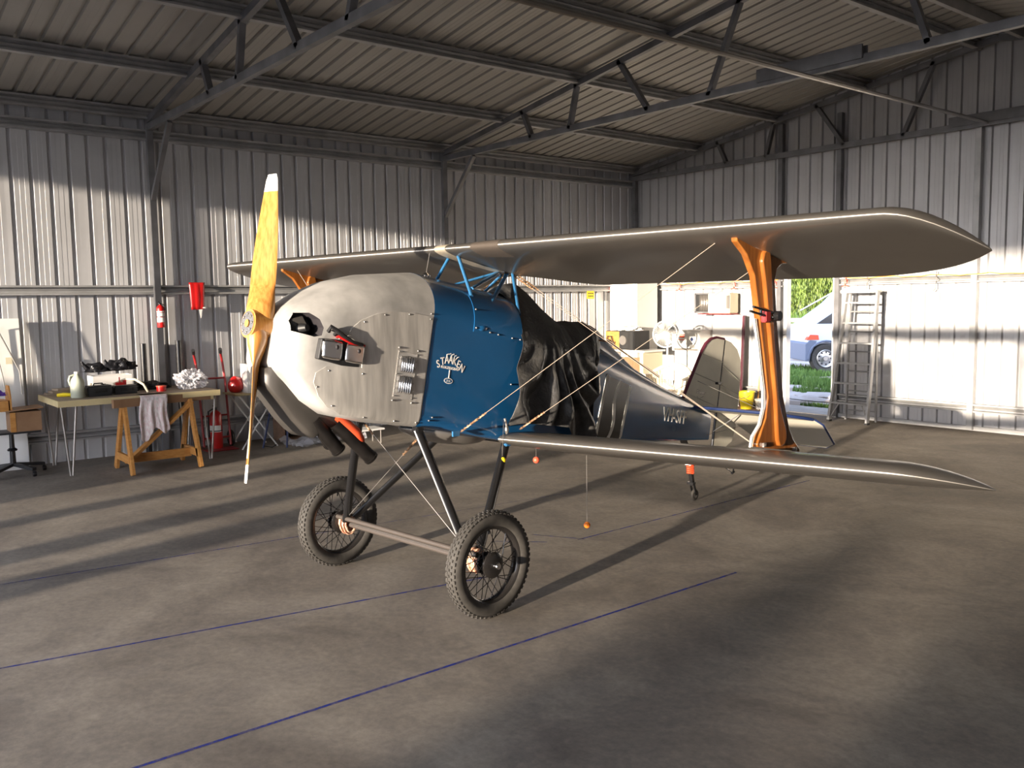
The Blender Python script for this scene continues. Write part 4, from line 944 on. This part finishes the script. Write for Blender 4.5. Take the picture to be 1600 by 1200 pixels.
o = crumple((-9.95, 4.95), .55, .95, .16, 3, 'clearbag', 'plastic_sheet'); tag(o, 'crumpled white plastic sheet on the floor under the aeroplane nose', 'sheet')
t = thing('low_white_bench', 'low white board on thin legs behind the exhaust pipes', 'bench', (-9.45, 5.30, 0)); MB().box((0, 0, .175), (.26, .34, .02), bev=.003).build('top', 'white', t)
for x in (-.1, .1):
    for y in (-.13, .13): MB().tube([V(x, y, 0), V(x, y, .17)], .008, 8).build('leg', 'steelwire', t, True)
# leaning panel and swivel stand with wooden box on the far left
t = thing('leaning_panel', 'tall white fridge door like panel leaning against the wall at the far left', 'panel', (-10.56, 1.62, 0)); rx = Matrix.Rotation(-.05, 3, 'Y')
MB().box((.02, 0, .80), (.03, .36, 1.60), rx, bev=.006).build('panel', 'white', t); MB().box((.05, 0, .36), (.012, .36, .02), rx).build('ledge', 'steel', t)
m = MB(); m.tube([V(.05, -.10, 1.50), V(.06, -.05, 1.52), V(.06, .14, 1.05), V(.06, .15, .8)], .008, 8); m.tube([V(.05, -.10, 1.50), V(.06, -.02, 1.0), V(.06, 0, .8)], .008, 8); m.build('bent_wire', 'bolt', t, True); MB().box((.05, .05, 1.16), (.004, .06, .07)).build('sticker', 'cream', t); MB().box((.055, .08, .42), (.004, .12, .05), bev=.001).build('red_mark', 'redball', t)
t = thing('swivel_stand', 'black five castor swivel base on the floor at the far left', 'stand', (-10.22, 1.60, 0))
MB().tube([V(0, 0, .09), V(0, 0, .44)], [.03, .022], 14).build('column', 'blackm', t, True); MB().lathe([(0, .25), (.045, .25), (.05, .262), (.03, .28), (0, .28)], n=16).build('collar', 'blackm', t, True); MB().box((0, .02, .445), (.30, .46, .02)).build('plate', 'black', t)
for k in range(5):
    a = .5+2*PI*k/5; d = V(math.cos(a), math.sin(a), 0); MB().beam(V(0, 0, .11), d*.30+V(0, 0, .075), .045, .03).build('base_arm', 'black', t); m = MB(); m.lathe([(0, -.016), (.026, -.016), (.028, -.01), (.028, .01), (.026, .016), (0, .016)], d*.30+V(0, 0, .028), 'y', 14); m.tube([d*.30+V(0, 0, .03), d*.30+V(0, 0, .075)], .01, 6); m.build('castor', 'blackm', t, True)
t = thing('wooden_tool_box', 'orange plywood tool caddy resting on the swivel stand', 'tool box', (-10.20, 1.66, .456)); 
MB().box((0, .06, .10), (.26, .28, .20)).build('lower_box', 'ply', t); MB().box((.132, -.06, .10), (.006, .05, .20)).build('box_edge', 'pine', t); MB().beam((0, -.12, .215), (0, .22, .235), .30, .012).build('lid', 'ply', t); MB().box((0, -.17, .27), (.26, .16, .11)).build('upper_tray', 'pine', t)
m = MB(); m.prism([(-.13, .21), (.13, .21), (.13, .36), (.06, .47), (-.06, .47), (-.13, .36)], lambda x, z: V(x, -.075, z), lambda x, z: V(x, -.06, z)); m.build('end_board', 'pine', t)
o = blob((0, 0, 0), .05, 4, .5, (1, 1.3, .9), 6).build('purple_blue_tool', 'purple', None, True, loc=(-10.17, 1.50, .83)); tag(o, 'purple and blue tool lying in the tray of the plywood caddy', 'tool')
# yellow notice on the left wall
t = thing('yellow_notice', 'small yellow notice hanging below the middle girt near the far corner', 'sign', (-10.60, 10.19, 1.785)); MB().box((0, 0, 0), (.006, .16, .13)).build('plate', 'yellow', t)
m = MB()
for z in (.025, -.02):
    for i in range(3): m.box((.004, -.042+i*.042, z), (.002, .03, .014))
m.build('notice_writing', 'black', t)

# ------------------------------------------------------------------ back wall clutter
t = thing('tall_white_cupboard', 'tall plain white cupboard in the back left corner', 'cupboard', (-10.30, 10.95, 0)); MB().box((-.05, 0, 1.0), (.62, .5, 2.0), bev=.006).build('body', 'white', t); MB().box((-.05, -.256, 1.0), (.58, .012, 1.94), bev=.004).build('door', 'white', t)
t = thing('side_bench', 'narrow white topped bench against the back wall under the brown appliance', 'bench', (-9.95, 10.45, 0)); MB().box((0, 0, .885), (1.05, .5, .03)).build('bench_top', 'white', t)
for x in (-.48, .45): MB().box((x, 0, .435), (.07, .45, .87)).build('bench_leg', 'steelwire' if x < 0 else 'cream', t)
MB().box((-.2, .2, .45), (.5, .02, .6)).build('back_panel', 'ply', t)
t = thing('countertop_appliance', 'brown wood sided appliance with dark glossy front on the side bench', 'appliance', (-9.98, 10.42, .90)); MB().box((0, 0, .15), (.62, .36, .30), bev=.006).build('case', 'black', t); MB().box((-.312, 0, .15), (.006, .36, .29)).build('wood_side', 'pine', t, label='orange wood-effect side'); MB().box((-.16, -.183, .15), (.30, .006, .28)).build('wood_front', 'pine', t, label='orange wood-effect front panel')
MB().box((.14, -.184, .15), (.30, .006, .27)).build('dark_door', 'glass', t); MB().lathe([(.0, -.01), (.075, -.01), (.08, 0), (0, 0)], (.07, -.186, .15), 'y', 24).build('round_dial', 'steelwire', t, True)
t = thing('kettle', 'shiny steel kettle in front of the brown appliance', 'kettle', (-10.18, 10.20, .90)); MB().lathe([(0, 0), (.07, 0), (.085, .03), (.07, .12), (.03, .16), (0, .165)], n=24).build('body', 'chrome', t, True); MB().tube([V(-.06, 0, .12), V(-.04, 0, .21), V(.04, 0, .21), V(.07, 0, .12)], .009, 8).build('handle', 'black', t, True); MB().tube([V(.07, 0, .06), V(.11, 0, .13)], [.018, .01], 8).build('spout', 'chrome', t, True)
o = blob((0, 0, .03), .14, 4, .5, (1.6, .9, .3), 8).build('folded_cloth', 'paper', None, True, loc=(-9.95, 10.42, 1.20)); tag(o, 'white cloth lying on top of the brown appliance', 'cloth')
t = thing('pedestal_fan', 'white round pedestal fan in front of the back wall', 'fan', (-8.98, 10.2, 0)); f = V(.35, -.9, .08).normalized()
m = MB(); m.lathe([(.20+.012*math.cos(2*PI*i/8), .012*math.sin(2*PI*i/8)) for i in range(8)], n=40, close=True)
for k in range(40):
    a = 2*PI*k/40; m.tube([V(.03*math.cos(a), .03*math.sin(a), .03), V(.12*math.cos(a), .12*math.sin(a), .05), V(.20*math.cos(a), .20*math.sin(a), 0)], .0035, 4)
mx = frame((0, 0, 1.17), V(0, 0, 1).cross(f)*1, f.cross(V(0, 0, 1).cross(f))); bmesh.ops.transform(m.bm, matrix=mx, verts=m.bm.verts); m.build('fan_guard', 'white', t, True)
m = MB()
for k in range(4):
    a = PI/2*k; m.grid([[V(r*math.cos(a+q), r*math.sin(a+q), .01+.03*(q-.3)) for q in (0, .3, .6, .8)] for r in (.03, .10, .17)])
m.lathe([(0, .02), (.035, .02), (.035, -.08), (0, -.08)], n=16); bmesh.ops.transform(m.bm, matrix=mx, verts=m.bm.verts); m.build('fan_blades', 'white', t, True, solid=.003)
MB().tube([V(0, .04, .02), V(0, .04, 1.15)], .015, 10).build('pole', 'white', t, True); MB().lathe([(0, 0), (.20, 0), (.20, .015), (.05, .04), (0, .045)], (0, .04, 0), n=28).build('base', 'white', t, True)
t = thing('white_cabinet', 'white metal cabinet with red printing and dark diamond mark', 'cabinet', (-9.14, 11.06, 0)); MB().box((0, 0, .60), (.50, .36, 1.2), bev=.008).build('body', 'white', t)
m = MB(); m.box((-.10, -.182, 1.13), (.12, .002, .012)); m.box((-.10, -.182, 1.10), (.10, .002, .03)); m.box((-.12, -.182, 1.05), (.14, .002, .012)); m.build('red_printing', 'redball', t)
m = MB(); m.box((.10, -.182, 1.06), (.05, .002, .05), Matrix.Rotation(PI/4, 3, 'Y')); m.build('diamond_mark', 'bluem', t); MB().box((0, -.20, .90), (.46, .03, .03)).build('door_rail', 'steelwire', t); MB().box((.12, -.19, .95), (.10, .02, .05)).build('latch', 'bolt', t)
t = thing('leaning_door', 'tall white door with dark maroon edge leaning on the back wall', 'door', (-8.58, 11.10, 0)); rx = Matrix.Rotation(-.05, 3, 'X')
MB().box((0, .06, .72), (.58, .03, 1.44), rx, bev=.02).build('door_leaf', 'white', t); MB().box((.295, .055, .72), (.03, .035, 1.42), rx).build('door_edge', 'maroon', t)
t = thing('air_conditioner', 'cream box air conditioner on a red bracket on the back wall', 'air conditioner', (-8.66, 11.19, 1.62)); MB().box((0, -.03, 0), (.42, .22, .31), bev=.012).build('case', 'cream', t); MB().box((-.02, -.143, .0), (.30, .006, .25)).build('front_grille', 'white', t); MB().box((.18, -.143, .02), (.05, .008, .2)).build('control_strip', 'steelwire', t); MB().box((-.1, -.03, -.165), (.64, .2, .012)).build('bracket', 'redm', t)
t = thing('small_window', 'small dark window with curtain beside the air conditioner', 'window', (-9.155, 11.33, 1.625)); m = MB()
for c_, d_ in (((0, 0, .15), (.38, .03, .025)), ((0, 0, -.15), (.38, .03, .025)), ((-.18, 0, 0), (.025, .03, .30)), ((.18, 0, 0), (.025, .03, .30))): m.box(c_, d_)
m.build('frame', 'truss', t); MB().box((0, .008, 0), (.34, .01, .28)).build('pane', 'glass', t)
m = MB(); m.grid([[V(-.10+.24*i/24, -.003+.006*math.sin(i*1.3), z) for i in range(25)] for z in (-.13, .13)]); m.build('curtain', 'steelwire', t, True, solid=.002)
# red ties and cord along the girt
for k, (x, lab) in enumerate(((-10.65, 'red tie on the back girt nearest the corner cupboard'), (-10.22, 'red tie on the back girt above the brown appliance'), (-9.62, 'red tie on the back girt left of the small window'), (-8.53, 'red tie on the back girt above the air conditioner'), (-7.80, 'red tie on the back girt just left of the doorway'), (-6.66, 'red tie on the back girt just right of the doorway'))):
    z = 1.95; m = MB(); m.tube([V(0, -.09, .03), V(.005, -.10, -.04), V(-.01, -.10, -.11)], .008, 6); m.tube([V(-.05, -.10, -.12), V(0, -.10, -.10), V(.05, -.10, -.115)], .006, 6); m.tube([V(0, -.10, -.02), V(.04, -.10, -.03), V(.03, -.1, -.07)], .005, 6)
    o = m.build('red_tie', 'redball', None, True, loc=(x, YG if x > -10.5 else YG-.55, z)); tag(o, lab, 'tie', 'red ties on the girt')
o = MB().tube([V(-9.9+i*.12, YG-.09, 1.965-.025*abs(math.sin(i*.55))-.01*(i % 2)) for i in range(19)], .006, 6).build('rope', 'ropey', None, True); tag(o, 'yellow orange cord strung along the girt left of the doorway', 'cord')
o = MB().tube([V(-6.68+i*.12, YG-.09, 1.965-.022*abs(math.sin(i*.6))-.008*(i % 2)) for i in range(30)], .006, 6).build('rope', 'ropey', None, True); tag(o, 'yellow orange cord strung along the girt right of the doorway', 'cord')
for x, lab in ((-6.33, 'wire hook on the girt above the ladder'), (-5.40, 'wire hook on the girt to the right of the ladder')):
    o = MB().tube([V(0, 0, .10), V(0, -.02, .03), V(.03, -.02, .0), V(0, -.02, -.03), V(0, -.02, -.12), V(-.03, -.02, -.15)], .005, 6).build('wire_hook', 'steelwire', None, True, loc=(x, YG-.10, 1.90)); tag(o, lab, 'hook')
# ladder
t = thing('step_ladder', 'aluminium step ladder standing right of the doorway', 'ladder', (-6.34, 11.02, 0)); H_ = 1.76
def lx(z, sd): return (-.30+.125*z/H_*1.2) if sd < 0 else (.25+.04*z/H_)
for sd in (-1, 1): MB().beam((lx(0, sd), -.14, 0), (lx(H_, sd), .0, H_), .028, .062, (0, 1, 0)).build('front_rail', 'steel', t); MB().beam((lx(0, sd)*.8, .18, 0), (lx(H_, sd)*.85, .05, H_), .02, .035, (0, 1, 0)).build('rear_rail', 'steel', t)
for i in range(6):
    z = .26+i*.27; y = -.14+.14*z/H_; MB().box(((lx(z, -1)+lx(z, 1))/2, y, z), (lx(z, 1)-lx(z, -1), .075, .022), bev=.003).build('step', 'steel', t)
    z -= .12; y = .18-.13*z/H_; MB().tube([V(lx(z, -1)*.8, y, z), V(lx(z, 1)*.8, y, z)], .010, 6).build('rear_rung', 'steel', t, True)
MB().box((.035, .02, H_), (.52, .14, .04), bev=.005).build('top_cap', 'white', t); MB().beam((lx(0, -1)-.02, -.14, .0), (lx(.5, -1), -.10, .5), .02, .05, (0, 1, 0)).build('foot_brace', 'steel', t)
for sd in (-1, 1): MB().beam((lx(.1, sd), -.13, .05), (lx(.3, sd)*.6, -.12, .26), .012, .02, (0, 1, 0)).build('step_brace', 'steel', t); MB().box((lx(0, sd), -.14, .012), (.045, .07, .024)).build('rubber_foot', 'black', t)
# bucket, tub, broom, plank
t = thing('yellow_bucket', 'bright yellow bucket on the floor near the doorway', 'bucket', (-8.05, 10.95, .045)); m = MB(); m.lathe([(0, 0), (.085, 0), (.12, .25), (.13, .25), (.13, .26), (.113, .255), (.08, .01), (0, .01)], n=28); m.build('bucket_body', 'yellow', t, True, 50); MB().tube([V(-.12, 0, .25), V(-.09, -.10, .19), V(0, -.13, .16), V(.09, -.10, .19), V(.12, 0, .25)], .004, 6).build('handle', 'steelwire', t, True)
o = MB().box((-8.0, 11.02, .022), (.9, .36, .044)).build('timber_plank', 'brick', None); tag(o, 'flat timber board on the floor under the yellow bucket', 'plank')
t = thing('white_tub', 'low white tub behind the broom near the doorway', 'tub', (-7.86, 11.06, .045)); MB().lathe([(0, 0), (.08, 0), (.10, .14), (.105, .14), (.105, .15), (.09, .145), (0, .02)], n=24).build('tub', 'white', t, True)
t = thing('broom', 'broom with orange handle leaning on the wall beside the doorway', 'broom', (-7.99, 11.20, .045)); MB().tube([V(0, -.06, .10), V(0, .05, 1.0)], .012, 8).build('broom_handle', 'pine', t, True); MB().box((0, -.06, .08), (.10, .05, .05), bev=.01).build('broom_head', 'ply', t); MB().box((0, -.06, .03), (.11, .045, .06)).build('bristles', 'black', t)
# wicker chair
t = thing('wicker_chair', 'pale wicker armchair with rounded back behind the fuselage', 'chair', (-8.33, 9.5, 0), .35)
def hoop(z, r, y0=0, a0=-.3, a1=PI+.3, n=16): return [V(r*math.cos(a0+(a1-a0)*i/n), y0+r*.85*math.sin(a0+(a1-a0)*i/n), z+.16*math.sin((a0+(a1-a0)*i/n))**2*(1 if z > .5 else 0)) for i in range(n+1)]
MB().tube(hoop(.60, .34), .03, 8).build('back_rim', 'cane', t, True)
m = MB(); top = hoop(.60, .33, n=26); bot = hoop(.38, .27, n=26)
for i in range(0, 26): m.tube([bot[i], top[min(26, i+1)]], .007, 5); m.tube([bot[min(26, i+1)], top[i]], .007, 5)
m.build('woven_back', 'cane', t, True)
MB().lathe([(0, .36), (.26, .36), (.28, .375), (.26, .40), (0, .405)], n=28).build('seat', 'cane', t, True)
for x, y in ((-.22, -.16), (.22, -.16), (-.2, .18), (.2, .18)): MB().tube([V(x*.85, y*.85, .37), V(x, y, 0)], .016, 8).build('leg', 'cane', t, True)
for sd in (-1, 1): MB().tube([V(sd*.33, -.08, .60), V(sd*.30, -.22, .58), V(sd*.24, -.20, .37)], .024, 8).build('arm', 'cane', t, True)

# ------------------------------------------------------------------ outside the back door
t = thing('van', 'white van with dark grey bumper parked outside the back doorway', 'van', (-10.91, 17.70, 0), math.atan2(.78, .62))
def vp(x, z): return x, z
side = [(-.38, .30), (-.42, .36), (-.42, .72), (-.36, .92), (-.31, 1.0), (.42, 1.52), (.75, 1.84), (4.0, 1.92), (4.1, .45), (4.0, .30), (3.3, .30)]
arch = [(.42*math.cos(PI*i/10)+.0, .32+.42*math.sin(PI*i/10)) for i in range(11)]
poly = [(-.38, .30), (-.42, .36), (-.42, .72), (-.36, .92), (-.31, 1.0), (.42, 1.52), (.75, 1.84), (4.0, 1.92), (4.1, .45), (4.0, .30), (3.0, .30)]+[(2.6+.38*math.cos(PI*i/8), .32+.36*math.sin(PI*i/8)) for i in range(9)]+[(2.1, .30), (.5, .30)]+[(.37*math.cos(PI*i/8), .32+.37*math.sin(PI*i/8)) for i in range(9)]
m = MB(); m.prism(poly, lambda x, z: V(x, 0, z), lambda x, z: V(x, 1.6, z)); m.build('van_body', 'vanw', t, True, 30, bev=.02)
m = MB(); m.prism([(-.46, .27), (-.46, .66), (-.36, .74), (-.20, .72), (-.34, .42), (-.36, .27)], lambda x, z: V(x, -.012, z), lambda x, z: V(x, 1.6, z)); m.build('front_bumper', 'vang', t, bev=.015)
m = MB(); m.prism([(-.44, .745), (-.36, .86), (-.18, .85), (-.16, .745)], lambda x, z: V(x, -.02, z), lambda x, z: V(x, .14, z)); m.build('indicator_lamp', 'redhose', t, label='orange indicator lamp')
m = MB(); m.tube([V(.40*math.cos(PI*i/14), -.01, .32+.40*math.sin(PI*i/14)) for i in range(15)], .022, 6); m.build('wheel_arch', 'vang', t, True)
for wx in (0, 2.6):
    wt = MB().lathe([(0, .20), (.16, .20), (.19, .02), (.30, -.01), (.325, .03), (.325, .17), (.29, .20)], (wx, 0, .325), 'y', 36).build('wheel_tyre', 'rubber', t, True, 50)
    m = MB(); m.lathe([(0, .02), (.05, .02), (.07, .04), (.15, .05), (.185, .012), (.20, .0), (.19, -.01), (.175, .0)], (wx, 0, .325), 'y', 32)
    wr = m.build('wheel_rim', 'bolt', wt, True, 50); m = MB()
    for k in range(9): a = 2*PI*k/9; m.tube([V(wx+.135*math.cos(a), .042, .325+.135*math.sin(a)), V(wx+.135*math.cos(a), .055, .325+.135*math.sin(a))], .02, 10)
    m.build('rim_holes', 'dark', wr); MB().lathe([(0, -.0), (.05, .0), (.06, .03)], (wx, 0, .325), 'y', 16).build('hub_cap', 'steelwire', wt, True)
m = MB(); m.prism([(-.22, 1.10), (.38, 1.50), (.66, 1.50), (.66, 1.10)], lambda x, z: V(x, -.006, z), lambda x, z: V(x, .0, z)); m.build('side_window', 'glass', t)
MB().beam((.55, -.004, .35), (.55, -.004, 1.75), .008, .01).build('door_seam', 'vang', t)
# grass tufts, hedge, tree, fence, poles
def tuft(c, sx, sy, n, h, name='grass_tuft'):
    m = MB()
    for i in range(n):
        a = random.random()*2*PI; r = math.sqrt(random.random()); x = c[0]+sx*r*math.cos(a); y = c[1]+sy*r*math.sin(a); hh = h*(.5+random.random()); b = random.random()*2*PI; d = V(math.cos(b), math.sin(b), 0)*.012; l = V(random.uniform(-1, 1), random.uniform(-1, 1), 0)*hh*.45
        m.face([V(x, y, -.02)-d, V(x, y, -.02)+d, V(x, y, hh)+l])
    return m.build(name, 'grass')
for k, (c_, sx, sy, n) in enumerate((((-10.3, 15.6), 1.0, .5, 2600), ((-11.4, 17.2), .9, .5, 1600), ((-9.3, 15.2), .55, .35, 900), ((-12.3, 18.3), 1.5, .5, 1500), ((-8.6, 14.2), .8, .3, 700), ((-7.6, 12.35), .45, .12, 260))):
    o = tuft(c_, sx, sy, n, .09 if k < 5 else .04); o['kind'] = 'stuff'; tag(o, ['large green grass patch left of the van wheel', 'grass patch under the van bumper', 'grass patch right of the sandy track', 'grass strip behind the van', 'low grass in the sand near the slab', 'thin grass along the edge of the slab'][k], 'grass')
o = tuft((-30, 46), 14, 5, 9000, .8, 'long_grass'); o['kind'] = 'stuff'; tag(o, 'bright long grass below the willow trees', 'grass')
t = thing('paling_fence', 'low weathered grey fence line across the yard behind the van', 'fence', (-22, 36, 0), .55)
for i in range(10): MB().box((-9+i*2, 0, .4), (.10, .10, .9)).build('fence_post', 'fence', t)
for z in (.15, .4, .65): MB().box((0, -.05, z), (19, .03, .2)).build('fence_rail', 'fence', t)
o = MB().tube([V(-19, 21.2, .03), V(-13.0, 22.9, .03)], .05, 8).build('dark_pipe', 'black', None, True); tag(o, 'dark steel pipe lying across the yard left of the van', 'pipe')
t = thing('rusty_rail', 'low rusty rail on short posts beyond the dark pipe in the yard', 'rail', (-16, 25, 0)); MB().tube([V(-2.5, .6, .50), V(2.0, -.6, .50)], .04, 8).build('rail', 'brick', t, True)
for a in (-2, 1.6): MB().box((a, -a*.26, .22), (.08, .08, .5)).build('post', 'brick', t)
o = MB().beam((-16.1, 23, -.1), (-14.6, 22.6, .95), .08, .05).build('old_timber', 'brick', None); tag(o, 'weathered brown timber leaning beside the van front', 'timber')
o = MB().tube([V(-13.2, 20.2, 1.35), V(-11.15, 20.2, 2.35)], .018, 8).build('white_pole', 'white', None, True); tag(o, 'thin white pole slanting up behind the van', 'pole')
o = blob((-8.0, 13.3, -.05), .6, 4, .3, (1.6, .7, .22), 2).build('sand_mound', 'ground', None, True); tag(o, 'pale sand mound just outside the back doorway', 'sand')
def willow(x, y, hgt, rad, n, lab, seed, mt='leaf'):
    random.seed(seed); t = thing('willow_tree', lab, 'tree', (x, y, 0), 0, 'willow trees behind the yard')
    m = MB(); m.tube([V(0, 0, 0), V(.1, 0, hgt*.25), V(-.15, .1, hgt*.5), V(.2, 0, hgt*.8)], [.38, .3, .22, .08], 10); m.build('trunk', 'bark', t, True)
    for k in range(4):
        a = k*1.6+seed; MB().tube([V(0, 0, hgt*.2), V(math.cos(a)*rad*.3, math.sin(a)*rad*.3, hgt*.5), V(math.cos(a)*rad*.6, math.sin(a)*rad*.6, hgt*.75)], [.16, .12, .05], 8).build('branch', 'bark', t, True)
    m = MB()
    for i in range(n):
        a = random.random()*2*PI; r = rad*math.sqrt(random.random()); px, py = r*math.cos(a), r*math.sin(a); z1 = hgt*(.98-.35*(r/rad)**2)*random.uniform(.45, 1); L = random.uniform(1.0, 3.2); z = z1
        drift = V(random.uniform(-.1, .1), random.uniform(-.1, .1), 0)
        while z > z1-L and z > .25:
            q = V(px, py, z)+V(random.uniform(-.12, .12), random.uniform(-.12, .12), 0)+drift*(z1-z); b = random.random()*2*PI; d = V(math.cos(b), math.sin(b), 0)*.045; e = V(random.uniform(-.05, .05), random.uniform(-.05, .05), -.24)
            m.face([q-d*.3, q+d*.5+e*.4, q+e, q-d*.5+e*.5]); z -= .19
    m.build('hanging_foliage', mt, t); return t
willow(-33, 46, 8, 4.2, 2300, 'sunlit willow tree with hanging leaves seen left in the back doorway', 3); willow(-28.5, 49, 9, 4.2, 2300, 'willow tree with forked pale trunk seen right in the back doorway', 8); willow(-24, 47, 8, 4, 1500, 'willow tree hidden mostly behind the back wall right of the doorway', 12)
m = MB(); random.seed(5)
for i in range(9000):
    x = random.uniform(-60, -8); y = 54+(x+34)*.35+random.uniform(-1.5, 1.5); z = random.random()**1.2*9; b = random.random()*2*PI; d = V(math.cos(b), math.sin(b), .3)*.28; e = V(-math.sin(b)*.2, math.cos(b)*.2, random.uniform(-.4, .1))
    m.face([V(x, y, z)-d, V(x, y, z)+e, V(x, y, z)+d, V(x, y, z)-e*.8])
hz = m.build('tree_belt', 'bush'); hz['kind'] = 'stuff'; tag(hz, 'dark green belt of trees beyond the willows', 'trees')
